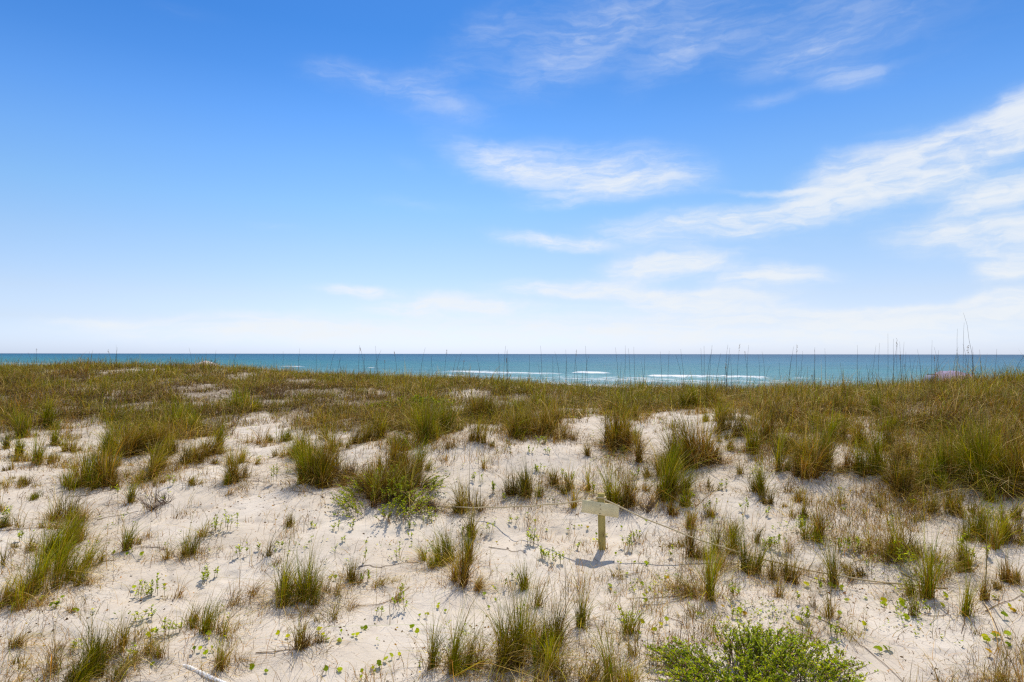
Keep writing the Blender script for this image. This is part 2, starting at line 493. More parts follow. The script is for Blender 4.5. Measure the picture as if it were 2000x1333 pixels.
def wood_mat(name, c1, c2, crack=0.5):
    m, t = mat(name)
    tcn = t.n('ShaderNodeTexCoord'); mp = t.n('ShaderNodeMapping'); t.l(tcn.outputs['Object'], mp.inputs[0])
    mp.inputs['Scale'].default_value = (1, 1, .07)
    n = t.noise(mp.outputs[0], 70, 6, .65, 0.4); nb = t.noise(tcn.outputs['Object'], 7, 3)
    c = t.mix(n.outputs[0], c1, c2)
    c = t.mix(t.maprange(nb.outputs[0], .4, .7, 0, .4), c, tuple(x * .55 for x in c1))
    ck = t.noise(mp.outputs[0], 22, 2, .5, .2)
    d = t.math('ABSOLUTE', t.math('SUBTRACT', ck.outputs[0], .5))
    c = t.mix(t.maprange(d, .012, .0, 0, crack), c, (.05, .035, .02))
    p = prin(t, Roughness=.8); t.l(c, p.inputs['Base Color']); p.inputs['Specular IOR Level'].default_value = .2
    b = t.n('ShaderNodeBump'); b.inputs['Strength'].default_value = .5; b.inputs['Distance'].default_value = .004
    t.l(n.outputs[0], b.inputs['Height']); t.l(b.outputs[0], p.inputs['Normal']); t.l(p.outputs[0], t.out.inputs[0])
    return m


def plain_mat(name, c1, c2, scale=12, rough=.6, transl=0, spec=.3, bump=0.3):
    m, t = mat(name)
    tcn = t.n('ShaderNodeTexCoord')
    n = t.noise(tcn.outputs['Object'], scale, 5, .6)
    c = t.mix(n.outputs[0], c1, c2)
    p = prin(t, Roughness=rough); t.l(c, p.inputs['Base Color']); p.inputs['Specular IOR Level'].default_value = spec
    b = t.n('ShaderNodeBump'); b.inputs['Strength'].default_value = bump; b.inputs['Distance'].default_value = .003
    t.l(n.outputs[0], b.inputs['Height']); t.l(b.outputs[0], p.inputs['Normal'])
    if transl:
        tr = t.n('ShaderNodeBsdfTranslucent'); t.l(c, tr.inputs[0]); mx = t.n('ShaderNodeMixShader'); mx.inputs[0].default_value = transl
        t.l(p.outputs[0], mx.inputs[1]); t.l(tr.outputs[0], mx.inputs[2]); t.l(mx.outputs[0], t.out.inputs[0])
    else: t.l(p.outputs[0], t.out.inputs[0])
    return m


M_POST = wood_mat('treated_timber', (.34, .27, .075), (.60, .48, .17), .8)
M_BOARD = wood_mat('sun_bleached_board', (.76, .66, .38), (.84, .74, .48), .12)
M_DARKPOST = wood_mat('weathered_timber', (.07, .055, .04), (.14, .11, .08))
M_ROPE = plain_mat('rope_fibre', (.44, .35, .20), (.68, .57, .36), 90, .9, bump=.8)
M_PIPE = plain_mat('white_plastic', (.88, .86, .82), (.92, .91, .88), 6, .3, spec=.5, bump=.05)
M_NAIL = plain_mat('rusty_steel', (.08, .05, .035), (.16, .09, .05), 60, .7)
M_WHITEC = plain_mat('white_canvas', (.70, .70, .74), (.82, .80, .80), 3, .7, .3)
M_PINKC = plain_mat('pink_canvas', (.40, .32, .36), (.52, .43, .46), 3, .7, .3)
M_PURPLE = plain_mat('purple_canvas', (.24, .20, .34), (.36, .30, .46), 2, .7, .3)
M_ALU = plain_mat('dull_metal', (.30, .31, .33), (.42, .43, .45), 20, .45, spec=.5)
M_CHAIRF = plain_mat('blue_grey_fabric', (.16, .18, .27), (.24, .27, .38), 30, .8)
M_DARKF = plain_mat('dark_frame', (.03, .035, .03), (.06, .06, .05), 30, .6)

# ------------------------------------------------------------------ vegetation cover map
BND = [(-400, 850), (0, 848), (60, 838), (130, 846), (200, 832), (270, 872), (330, 872), (400, 852), (470, 832), (520, 812), (600, 842), (700, 852), (760, 842), (800, 836), (860, 850), (905, 822),
       (960, 838), (1000, 842), (1060, 838), (1120, 816), (1160, 800), (1210, 828), (1280, 806), (1340, 806), (1410, 800), (1460, 812), (1520, 838), (1600, 824), (1650, 812), (1720, 834), (1780, 872),
       (1850, 912), (1900, 938), (1950, 952), (2000, 962), (2500, 1000)]
_bu, _bD = [], []
for (bx, by) in BND:
    gp = ground(min(max(bx, -390), 2490), by)
    _bu.append((bx - 1000) / F); _bD.append(gp[1] if gp is not None else 12.0)
PATCH = []   # bare sand openings: px, py, rx(px), depth(m)
for (bx, by, rx, dd, stg) in [(745, 768, 45, 1.0, .7), (890, 800, 50, .8, .9), (905, 770, 40, 1.2, .9), (820, 757, 50, 1.4, .6), (535, 828, 55, .6, .8), (600, 815, 40, .6, .5), (235, 770, 22, .7, .7), (365, 790, 30, .5, .4), (290, 724, 34, 1.6, .9),
                         (235, 726, 24, 1.4, .7), (90, 770, 50, .5, .3), (1340, 800, 60, .5, .7), (1690, 832, 45, .9, .9), (1745, 842, 50, .8, .8), (1560, 815, 30, .5, .5), (1150, 802, 40, .5, .6), (460, 742, 16, .8, .5), (660, 822, 60, .6, .7), (130, 838, 60, .6, .6), (1240, 815, 25, .6, .5)]:
    gp = ground(bx, by)
    if gp is not None: PATCH.append((gp[0], gp[1], rx / F * gp[1], dd, stg))
BROWN = []
for (bx, by, rx, dd, stg) in [(110, 748, 90, 4, 1), (80, 785, 110, 2.5, .8), (200, 790, 100, 2.5, .8), (330, 768, 120, 3.5, .8), (400, 780, 100, 2.0, .9), (560, 770, 110, 3, 1), (620, 800, 70, 1.5, .9), (500, 745, 120, 3, .5), (720, 790, 80, 1.5, .6), (240, 730, 70, 3, .7), (850, 745, 60, 2, .6), (300, 815, 60, 1, .5)]:
    gp = ground(bx, by)
    if gp is not None: BROWN.append((gp[0], gp[1], rx / F * gp[1], dd, stg))


def ridge_far(u):     # where the cover ends on the seaward side
    px = 1000 + F * u
    return np.interp(px, [-400, 300, 600, 900, 1200, 2500], [46, 46, 40, 34, 28, 27])


def cover(X, Y):
    X = np.asarray(X, float); Y = np.asarray(Y, float)
    u = X / np.maximum(Y, 1)
    Db = np.interp(u, _bu, _bD)
    nz = fbm(X, Y, 1.6, 21, 3)
    v = smooth(-0.35, 0.55, Y - Db + 1.1 * nz)
    v = v * (1 - smooth(-4, 2, Y - ridge_far(u) + 3 * nz))
    holes = smooth(0.18, 0.42, fbm(X, Y, 1.1, 31, 3) + 0.10 * (Y < Db + 2.0))
    v = v * (1 - (0.5 - .28 * smooth(14, 18, Y)) * holes)
    # broken patches reaching down the slope in front of the closed cover
    px = 1000 + F * u
    reach = np.interp(px, [0, 400, 700, 1000, 1200, 1600, 2000], [1.6, 1.4, .9, 1.2, 2.2, 2.6, 2.6])
    q = smooth(0, 1, (Y - Db + reach) / reach) * smooth(-.02, .22, fbm(X, Y, .62, 27, 2) + .12 * fbm(X, Y, 1.9, 28, 2) - .04)
    v = np.maximum(v, .62 * q * (Y < Db + 1.5))
    for (x, y, r, d, s) in PATCH:
        q = ((X - x) / r) ** 2 + ((Y - y) / d) ** 2
        v = v * (1 - s * np.exp(-q * 1.1))
    return np.clip(v, 0, 1)


def brownness(X, Y):
    b = np.zeros_like(X)
    for (x, y, r, d, s) in BROWN:
        b = np.maximum(b, s * np.exp(-(((X - x) / r) ** 2 + ((Y - y) / d) ** 2)))
    return b


# ------------------------------------------------------------------ ground sheet
rows = np.concatenate([np.arange(-60, 2, 3.0), np.arange(2, 4, .12), np.arange(4, 13.2, .022), 13.2 * np.exp(np.arange(0, 1.25, .0045)), 13.2 * np.exp(1.25) * np.exp(np.arange(.03, 2.7, .03))])
nc = 1250
tcol = np.linspace(-1, 1, nc)
W = 1.28 * np.maximum(rows, 0) + 7.0
W = np.where(rows < 2, 60.0 - 0 * rows, W)
X = tcol[None] * W[:, None]; Y = np.repeat(rows[:, None], nc, 1)
wide = smooth(30, 80, Y)
Z = terrain(X, Y)
idx = np.arange(len(rows) * nc).reshape(len(rows), nc)
Fq = np.stack([idx[:-1, :-1], idx[:-1, 1:], idx[1:, 1:], idx[1:, :-1]], -1).reshape(-1, 4)
vg = cover(X, Y)
s_ = sea_s(X, Y)
wet_ = smooth(80, 96, s_)
me = new_mesh('dune_sand', np.stack([X, Y, Z], -1).reshape(-1, 3), Fq, M_SAND, attrs={'veg': vg.ravel(), 'wet': wet_.ravel()}, smooth_shade=True)
tag(link('ground', me), 'pale pinkish sand dune with wind ripples', None, None, 'structure')

# ------------------------------------------------------------------ sea sheet
rows = np.concatenate([np.arange(55, 110, 1.1), 110 * np.exp(np.arange(0, 1.6, .0075)), 110 * np.exp(1.6) * np.exp(np.arange(.02, 3.75, .02)), [25000]])
nc = 640
tcol = np.linspace(-1, 1, nc)
W = 1.15 * rows + 60
X = tcol[None] * W[:, None]; Y = np.repeat(rows[:, None], nc, 1)
s_ = sea_s(X, Y); al = -SN[1] * X + SN[0] * Y      # along-shore coordinate
foam_ = np.zeros_like(X); Z = np.zeros_like(X)
pxx = 1000 + F * X / Y


def line(s0, width, amp, x0, x1, strength, jit=2.0):
    global foam_, Z
    ss = s0 + jit * fbm(al, al * 0, 16, int(s0) % 13, 4) * 5
    m = smooth(x0 - 18, x0 + 18, pxx + 25 * vnoise(al, s_, 9, 3)) * (1 - smooth(x1 - 25, x1 + 25, pxx + 25 * vnoise(al, s_, 9, 4)))
    prof = np.exp(-((s_ - ss) / width) ** 2)
    foam_ = np.maximum(foam_, strength * prof * m * (0.85 + .5 * fbm(al, s_, 14, 5, 3)))
    Z = Z + amp * m * np.exp(-((s_ - ss - 2) / (width * 1.1)) ** 2)


line(159, 4.2, .55, 1262, 1505, 1.15, 1.0)
line(177, 5.0, .45, 1120, 1182, 1.2, .6)
line(163, 6.5, .2, 872, 1105, .95, .8)
line(171, 4.5, .2, 900, 1010, .72)
line(186, 4.5, .3, 540, 600, .95)
line(186, 4.0, .2, 712, 752, .80)
line(168, 4.0, .3, 1540, 1600, .7)
line(138, 5.0, .2, 1080, 1560, .62)
line(132, 4.0, .2, 850, 1300, .66)
line(146, 4.0, .2, 1180, 1700, .5)
line(126, 6.0, .1, -600, 2600, .58)
line(108, 8.0, .05, -600, 2600, .8)
line(150, 10.0, .1, -600, 560, .62)
line(150, 10.0, .1, 850, 2600, .45)
Z = Z + 0.16 * fbm(al * .4, s_, 14, 3, 3) * smooth(100, 130, s_)
lg = np.log(np.maximum(s_, 60))
keys = np.log([60, 130, 190, 300, 480, 900, 2200, 20000])
kc = np.array([(.13, .26, .29), (.085, .215, .26), (.040, .175, .225), (.022, .15, .205), (.018, .125, .21), (.010, .100, .18), (.006, .070, .15), (.005, .050, .115)])
C = np.stack([np.interp(lg, keys, kc[:, i]) for i in range(3)], -1)
tq = smooth(1100, 200, pxx) * 0
C = C * (1 + .10 * fbm(al * .3, s_, 60, 8, 3)[..., None])
lf = 1 - smooth(-0.5, 0.35, X / Y)         # greener shallows toward the left
C = C * (1 + lf[..., None] * np.array([-.10, -.08, -.14]))
idx = np.arange(len(rows) * nc).reshape(len(rows), nc)
Fq = np.stack([idx[:-1, :-1], idx[:-1, 1:], idx[1:, 1:], idx[1:, :-1]], -1).reshape(-1, 4)
me = new_mesh('sea', np.stack([X, Y, Z], -1).reshape(-1, 3), Fq, M_SEA, C.reshape(-1, 3), attrs={'foam': foam_.ravel()}, smooth_shade=True)
tag(link('sea', me), 'turquoise to deep blue sea with white breakers', None, None, 'structure')

# ------------------------------------------------------------------ grass colours
GREEN = np.array([(.16, .235, .012), (.24, .31, .014), (.35, .38, .025)])
OLIVE = np.array([(.38, .32, .018), (.48, .38, .03), (.30, .275, .015)])
STRAW = np.array([(.66, .51, .20), (.56, .42, .14), (.74, .60, .28)])
RUST = np.array([(.38, .19, .035), (.30, .15, .03), (.44, .25, .05)])
BRN = np.array([(.12, .070, .028), (.085, .05, .024), (.17, .105, .05)])
PAL = {'g': GREEN, 'o': OLIVE, 's': STRAW, 'r': RUST, 'b': BRN}


def pick(mixw, N):
    ks = list(mixw); p_ = np.array([mixw[k] for k in ks], float); p_ /= p_.sum()
    ch = rng.choice(len(ks), N, p=p_)
    out_ = np.zeros((N, 3))
    for i, k in enumerate(ks):
        m_ = ch == i
        pal = PAL[k]; j = rng.integers(0, len(pal), m_.sum())
        out_[m_] = pal[j]
    return out_ * rng.uniform(.8, 1.2, (N, 1))


KIND = {   # colour of feet, colour of tips, share of dry, stems per m2-ish, spread, text
    'g': dict(A={'o': 1, 'r': .6, 'g': 1}, B={'g': 3, 'o': 1.6}, dry=.42, n=1.2, spread=.45, look='dense green'),
    'm': dict(A={'r': 1, 'b': .7, 'o': .6}, B={'o': 2, 'g': 1.2, 's': .5}, dry=.55, n=1.05, spread=.55, look='straw green'),
    'b': dict(A={'b': 1, 'r': 1.4}, B={'o': 1.4, 'r': 1.1, 'g': .9, 's': .3}, dry=.5, n=1.45, spread=.5, look='rusty brown'),
    'w': dict(A={'r': .7, 'o': 1}, B={'g': 1.3, 'o': 1.5, 's': .5}, dry=.5, n=.45, spread=.8, look='sparse wispy'),
    'd': dict(A={'r': 1, 's': .8}, B={'s': 2, 'r': .6, 'o': .6}, dry=.8, n=.45, spread=.8, look='dry tan'),
}
ordn = ['', 'second ', 'third ', 'fourth ', 'fifth ', 'sixth ', 'seventh ', 'eighth ', 'ninth ', 'tenth ', 'eleventh ', 'twelfth ', 'thirteenth ', 'fourteenth ', 'fifteenth ', 'sixteenth ', 'seventeenth ', 'eighteenth ', 'nineteenth ', 'twentieth ']
LAND = [(1172, 1050, 'wooden post'), (765, 960, 'leafy bush on slope'), (1470, 1290, 'bright green front shrub'), (370, 1310, 'white pipe'),
        (90, 1090, 'long mass at left edge'), (1340, 880, 'rusty grass mound'), (1815, 1120, 'grass spray at rope end'), (1940, 900, 'right edge grass bank'),
        (190, 920, 'clump on left dune'), (1060, 1230, 'biggest front clump'), (600, 920, 'twin clumps'), (575, 1130, 'lower left bushy pair')]
pending = []          # (object, px, py, look, noun)


def want_label(o, px, py, look, noun):
    pending.append((o, px, py, look, noun))


def write_labels():
    from collections import defaultdict
    cl = defaultdict(list)
    for (o, px, py, look, noun) in pending:
        d, L = min((math.hypot(px - a, (py - b) * 1.4), (a, b, t)) for (a, b, t) in LAND)
        dx, dy = px - L[0], (py - L[1]) * 1.4
        if abs(dx) > abs(dy): side = 'left of' if dx < 0 else 'right of'
        else: side = 'beyond' if dy < 0 else 'in front of'
        cl[(look, noun, side, L[2])].append((d, o))
    for (look, noun, side, L), lst in cl.items():
        lst.sort(key=lambda q: q[0])
        for i, (d, o) in enumerate(lst):
            if len(lst) == 1: s = '%s %s %s the %s' % (look, noun, side, L)
            else: s = '%s %s, %snearest %s the %s' % (look, noun, ordn[min(i, 19)], side, L)
            o['label'] = s


# leaves that lie on / above sand --------------------------------------------------
LEAFG = np.array([(.27, .36, .010), (.36, .45, .012), (.18, .27, .010), (.48, .51, .02)])


def leaf(g, P, d, up, L, Wd, col, fold=.25):
    """pointed oval leaf from P along d"""
    d = d / np.linalg.norm(d); side = np.cross(d, up); side /= np.linalg.norm(side) + 1e-9; up = np.cross(side, d)
    V = [P, P + d * L * .35 - side * Wd * .5 + up * Wd * fold, P + d * L * .35, P + d * L * .35 + side * Wd * .5 + up * Wd * fold,
         P + d * L * .72 - side * Wd * .38 + up * Wd * fold * .7, P + d * L * .75 + up * 0, P + d * L * .72 + side * Wd * .38 + up * Wd * fold * .7, P + d * L - up * Wd * .1]
    g.add(V, [[0, 2, 1, 1][:4] if False else [0, 0 + 2, 1, 0 + 1][:4] if False else [0, 2, 1, 0]][:0] or [[0, 3, 2, 1], [1, 2, 5, 4], [2, 3, 6, 5], [4, 5, 6, 7]], col)


def round_leaf(g, c, nrm, r, col):
    nrm = nrm / np.linalg.norm(nrm); a = np.cross(nrm, [0.3, 1, 0.1]); a /= np.linalg.norm(a); b = np.cross(nrm, a)
    k = 8; an = np.arange(k) * 2 * math.pi / k + rng.uniform(0, 1)
    rr = r * rng.uniform(.88, 1.1, k); rr[0] *= .55
    V = [c - nrm * r * .18] + [c + rr[i] * (a * math.cos(an[i]) + b * math.sin(an[i])) for i in range(k)]
    g.add(V, [[0, 1 + i, 1 + (i + 1) % k, 1 + (i + 2) % k] for i in range(0, k, 2)], col)


# ------------------------------------------------------------------ grass tufts
ntuft = 0


def tuft(px, py, hp, wp, kind='m', lean=0.12, dens_=1.0):
    global ntuft
    gp = ground(px, py)
    if gp is None: return None
    K = KIND[kind]; D = gp[1]; sc = F / D
    big_ = 1.0 + .06 * (py < 1010)
    H = hp / sc * 1.10 * big_; Wd = max(wp / sc * 1.28 * big_, .03); lean = lean + rng.normal(0, .12)
    o = thing('grass_tuft', gp, None, 'grass tuft', 'grass tufts on the sand')
    N = int((18 + 1050 * Wd * (0.35 + H) * K['n']) * dens_)
    N = min(N, 1500)
    ndry = int(N * K['dry']); ngr = N - ndry
    nk0 = max(1, int(Wd / .085)); ori = rng.uniform(-.5, .5)
    k1 = rng.normal(0, 1, (nk0, 2)) * [Wd * .30, Wd * .15]; k1[0] *= .2
    kcs = (np.stack([k1[:, 0] * math.cos(ori) - k1[:, 1] * math.sin(ori), k1[:, 0] * math.sin(ori) + k1[:, 1] * math.cos(ori)], -1), np.clip(1.1 - .55 * np.abs(k1[:, 0]) / (Wd * .3) + rng.normal(0, .2, nk0), .35, 1.15))
    kbr = rng.uniform(.55, 1.3, nk0)[:, None]; tbr = rng.uniform(.8, 1.15)
    for nm, n_, isdry, m_ in (('green_blades', ngr, False, M_GRASS), ('dry_blades', ndry, True, M_DRY)):
        if n_ < 3: n_ = 3
        # several crowns inside the tuft
        nk = nk0; kc_ = kcs[0][:nk]; kh = kcs[1][:nk]
        ki = rng.integers(0, nk, n_)
        b = kc_[ki] + rng.normal(0, .016 + .05 * Wd * rng.random((n_, 1)), (n_, 2))
        if isdry:
            th = rng.random(n_) < .45
            b = b + th[:, None] * np.clip(rng.normal(0, 1, (n_, 2)), -1.5, 1.5) * [.02 + Wd * .42, .015 + Wd * .2]
        bx = gp[0] + b[:, 0]; by = gp[1] + b[:, 1]
        bz = terrain(bx, by) - .012
        # outward + wind lean
        ang = rng.uniform(0, 2 * math.pi, n_)
        sp_ = K['spread'] * rng.gamma(1.3, .45, n_) * (1.7 if isdry else .95)
        vx = np.cos(ang) * sp_ + b[:, 0] / (Wd + .05) * .45 + lean * rng.uniform(.4, 1.5, n_); vy = np.sin(ang) * sp_ * .8 + b[:, 1] / (Wd + .05) * .3
        ln = np.hypot(vx, vy); a_ = np.arctan2(vy, vx)
        stray = rng.random(n_) < (.16 if isdry else .05); ln = np.where(stray, rng.uniform(1.1, 2.6, n_), ln); a_ = np.where(stray, rng.uniform(0, 6.3, n_), a_)
        hh = H * kh[ki] * np.clip(rng.normal(.66 if not isdry else .48, .2, n_), .12, 1.0) * np.where(rng.random(n_) < .07, rng.uniform(1.2, 1.75, n_), 1)
        wd = rng.uniform(.0028, .0066, n_) * (1 + .12 * max(D - 6, 0))
        if isdry: hh = np.where(th, np.minimum(hh * .55, .16), hh); ln = np.where(th, ln + rng.uniform(.2, 2.2, n_), ln)
        g = Geo()
        if isdry: cA = pick({'b': .6, 'r': 1, 's': .5}, n_); cB = pick({'s': 2.0, 'r': .9, 'o': .5}, n_)
        else: cA = pick(K['A'], n_); cB = pick(K['B'], n_)
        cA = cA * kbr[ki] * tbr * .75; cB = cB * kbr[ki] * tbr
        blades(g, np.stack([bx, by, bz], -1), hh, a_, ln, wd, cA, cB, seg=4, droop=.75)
        link(nm, g.mesh(nm, m_, gp), o)
    ntuft += 1
    size = 'towering' if H > .62 else 'tall' if H > .42 else 'medium' if H > .24 else 'small' if H > .14 else 'tiny'
    want_label(o, px, py, size + ' ' + K['look'], 'grass tuft')
    return o


T = [
 # lower left
 (12,1186,75,70,'m',.3),(52,1168,90,60,'m',.35),(98,1152,120,95,'g',.35),(128,1118,110,85,'g',.3),(118,1085,95,70,'g',.3),(148,1058,90,70,'m',.3),(100,1035,45,50,'m',.3),(40,1195,55,35,'d',.4),(75,1185,60,40,'d',.4),
 (247,1076,58,24,'g',.15),(262,1066,38,44,'d',.3),(362,1090,78,30,'g',.2),(372,1092,50,70,'d',.3),(396,1050,62,28,'w',.2),(326,1094,66,22,'w',.25),(203,1098,62,22,'w',.35),(292,1052,36,40,'d',.3),(38,1034,70,24,'w',.2),
 (347,1170,58,34,'d',.35),(398,1236,100,50,'g',.2),(372,1220,70,70,'w',.2),(437,1240,92,60,'w',.25),(432,1307,90,28,'m',.25),(446,1290,60,50,'d',.4),(26,1266,62,36,'m',.45),(44,1306,60,36,'w',.45),(108,1318,120,48,'d',.3),
 (184,1312,120,90,'g',.25),(160,1340,110,70,'g',.4),(222,1282,90,80,'m',.25),(240,1262,80,50,'w',.2),(310,1290,60,52,'m',.3),(232,1328,70,34,'d',.3),(28,1340,50,40,'d',.4),(262,1300,40,40,'m',.2),(120,1270,40,50,'d',.5),(455,1180,60,40,'d',.4),(492,1165,60,40,'d',.5),
 (8,1110,50,30,'w',.3),(60,1075,50,40,'m',.4),(135,1200,40,50,'d',.5),(178,1140,40,40,'d',.5),
 # lower centre-left
 (550,1176,95,66,'g',.05),(600,1174,110,54,'g',.12),(575,1160,85,70,'m',.1),(622,1160,70,50,'d',.3),(568,1029,34,26,'m',.2),(588,1270,86,50,'m',.2),(604,1262,70,40,'d',.4),(606,1200,44,70,'d',.3),(645,1216,74,50,'w',.35),
 (664,1158,54,44,'d',.4),(690,1140,50,60,'m',.3),(735,1143,50,60,'w',.8),(686,1192,40,30,'d',.6),(770,1176,60,28,'d',.1),(524,1088,60,18,'w',.3),(540,1104,30,40,'d',.4),
 (862,1100,76,58,'g',.12),(880,1096,90,26,'g',.05),(906,1150,100,40,'b',.12),(918,1100,80,22,'g',0),(888,1135,80,22,'m',0),(930,1146,36,30,'w',.6),(921,1050,70,26,'m',0),(904,1002,70,44,'m',.05),(926,998,60,40,'w',.1),
 (846,1305,115,40,'g',.1),(884,1316,150,40,'g',.08),(916,1303,130,50,'m',.15),(942,1302,90,24,'w',.05),(984,1312,150,50,'m',.1),(1012,1304,190,60,'g',.05),(1055,1292,130,70,'g',.08),(1030,1262,110,60,'m',.1),(1082,1262,110,50,'m',.25),(1132,1226,100,26,'g',.05),
 (1022,1152,75,22,'g',0),(1048,1185,110,30,'w',.1),(1140,1212,90,20,'w',.2),(1105,1330,90,80,'d',.3),(1150,1345,110,70,'m',.2),(1200,1345,140,40,'g',.1),(1245,1345,120,60,'w',.2),(1244,1284,76,60,'w',-.4),(1232,1238,80,30,'g',.1),(1190,1310,70,60,'d',.3),(1060,1345,90,90,'m',.2),(975,1340,60,60,'d',.2),
 # lower right
 (1384,1172,150,26,'g',.02),(1360,1166,60,40,'d',-.9),(1352,1160,80,40,'w',-1.0),(1346,1088,90,26,'b',0),(1410,1112,70,44,'d',0),(1456,1116,100,28,'g',0),(1479,1120,120,28,'g',0),(1436,1082,80,26,'g',0),(1355,1206,50,50,'w',-.2),(1205,1126,34,40,'w',-.3),
 (1310,1150,30,50,'d',-.5),(1400,1080,80,50,'m',0),(1345,1065,60,40,'m',0),(1512,1132,80,36,'m',0),(1541,1136,90,26,'m',0),(1522,1166,50,14,'b',0),(1629,1142,110,24,'g',-.1),(1600,1046,70,34,'b',0),(1574,1052,60,40,'g',0),(1680,1126,55,34,'m',-.3),(1610,1205,56,14,'w',0),(1624,1205,90,14,'w',0),
 (1752,1100,95,100,'m',-.1),(1770,1080,70,70,'w',.4),(1735,1085,80,60,'d',-.3),(1816,1166,150,44,'g',0),(1838,1130,80,60,'w',.2),(1924,1172,60,20,'b',0),(1966,1138,85,60,'b',0),(1888,1202,90,26,'g',0),(1784,1202,66,14,'g',0),(1906,1240,44,26,'d',.1),(1655,1236,60,60,'w',.2),(1574,1243,50,60,'w',0),
 (1992,1340,90,60,'d',-.5),(1965,1325,70,50,'w',-.5),(1590,1185,60,30,'w',-.4),(1872,1100,70,40,'m',0),(1895,1115,80,30,'g',0),(1934,1060,90,80,'g',0),(1962,1052,80,50,'b',0),(1905,1045,60,40,'g',0),(1700,1075,60,24,'w',0),(1480,1060,50,30,'m',0),(1540,1080,50,30,'d',0),(1430,1050,60,20,'w',0),
 # middle left
 (35,892,64,16,'g',.05),(70,906,56,20,'g',.05),(12,878,40,20,'g',.05),(60,902,30,60,'m',.2),(105,908,24,60,'m',.2),(176,952,85,50,'g',.15),(206,952,75,60,'b',.2),(192,935,80,60,'m',.1),(130,1015,66,60,'m',.2),(160,1020,60,40,'d',.3),
 (257,982,50,16,'g',.05),(292,938,74,44,'m',.15),(302,912,60,50,'m',.1),(325,944,30,40,'w',.1),(270,884,74,80,'b',.1),(300,878,60,60,'b',.1),(402,892,56,60,'m',.15),(392,902,40,40,'b',.1),(362,906,44,24,'m',.1),(456,938,70,50,'m',.2),(448,948,40,24,'g',.1),(474,905,50,40,'m',.2),
 (378,948,26,34,'m',.6),(12,955,34,44,'w',.2),(48,946,24,60,'m',.3),(64,978,18,30,'g',.2),(216,890,60,40,'g',.1),(230,912,36,30,'w',.2),(340,886,50,40,'m',.1),(430,880,60,30,'g',.1),(138,885,40,30,'m',.1),(110,870,40,30,'g',.1),(8,1030,40,30,'g',.2),(5,1000,30,30,'w',.2),(352,842,60,60,'g',.1),(505,868,50,50,'d',.2),
 (20,920,30,24,'w',.2),(145,915,26,40,'d',.4),(450,968,20,30,'d',.5),(250,935,30,20,'w',.2),
 # middle centre
 (588,892,60,50,'m',.05),(572,896,46,30,'g',.1),(604,946,100,56,'g',.05),(634,950,95,60,'b',.08),(655,930,70,40,'m',.1),(618,915,70,60,'m',.05),(684,932,44,24,'b',.1),(700,866,60,60,'m',.05),(650,880,60,50,'w',.1),(740,858,50,50,'m',.05),(826,866,90,60,'g',0),(842,850,70,50,'m',0),(806,842,50,60,'m',.05),(866,846,60,40,'g',0),(780,872,40,50,'w',0),
 (1056,846,66,90,'b',.05),(1030,846,56,60,'m',0),(1092,858,46,60,'d',.3),(1004,848,60,40,'m',.05),(962,872,24,12,'g',0),(945,916,36,10,'w',0),(1008,856,30,16,'g',.2),
 (1206,876,100,50,'b',0),(1222,862,80,30,'g',0),(1192,868,70,30,'b',0),(1346,914,120,70,'b',.02),(1372,906,110,40,'b',.05),(1320,906,90,40,'m',0),(1306,976,120,46,'g',.05),(1330,960,70,40,'g',.4),(1290,930,60,40,'m',0),(1342,990,44,24,'g',.2),
 (1016,972,74,44,'m',0),(1034,962,60,40,'g',0),(1110,958,52,34,'m',0),(1082,950,40,28,'m',0),(1120,992,60,20,'w',0),(1204,992,85,22,'g',0),(1226,990,80,40,'b',0),(1192,985,90,22,'g',0),(1250,904,90,12,'b',0),(1150,890,44,12,'m',0),(1466,884,60,26,'g',0),(1486,962,70,36,'g',.05),(1506,985,50,24,'m',0),
 (1402,906,50,34,'d',.1),(1440,852,60,40,'m',0),(1420,880,50,26,'w',.1),(1276,985,50,30,'d',0),(1150,960,60,24,'w',0),(1260,960,40,30,'w',.1),(1385,960,40,30,'w',.3),(1390,1010,30,34,'m',0),(1350,1030,50,30,'b',0),(1445,925,30,20,'w',0),(1310,1005,40,20,'b',0),
 # middle right
 (1594,926,120,56,'b',0),(1572,910,100,30,'m',0),(1610,915,90,30,'g',.1),(1516,920,100,20,'g',0),(1532,880,70,40,'m',0),(1672,924,76,40,'g',.05),(1652,918,60,28,'b',0),(1714,922,110,22,'g',0),(1700,930,60,30,'g',0),(1750,968,110,34,'b',0),(1768,955,70,34,'m',0),(1730,940,60,24,'w',.2),(1805,948,60,50,'g',.1),(1794,920,80,50,'m',.1),
 (1848,940,90,60,'g',.05),(1880,942,110,60,'g',0),(1920,950,120,70,'g',0),(1958,958,130,70,'g',0),(1992,962,130,60,'b',0),(1900,925,90,60,'b',.05),(1560,980,36,40,'m',0),(1535,960,50,30,'d',0),(1640,985,40,30,'w',0),(1820,1000,40,40,'m',0),(1860,1000,60,50,'m',0),(1900,1010,60,40,'w',0),(1985,1010,50,40,'m',0),
 (1790,1020,40,30,'w',0),(1720,990,40,24,'w',0),(1570,1010,40,30,'m',0),(1650,860,60,30,'m',0),(1680,870,70,20,'b',0),(1730,880,80,30,'m',0),(1620,860,60,30,'g',0),(1500,860,60,40,'b',0),(1410,840,60,40,'m',0),(1545,1010,50,20,'w',0),
]
for tdef in T: tuft(*tdef)
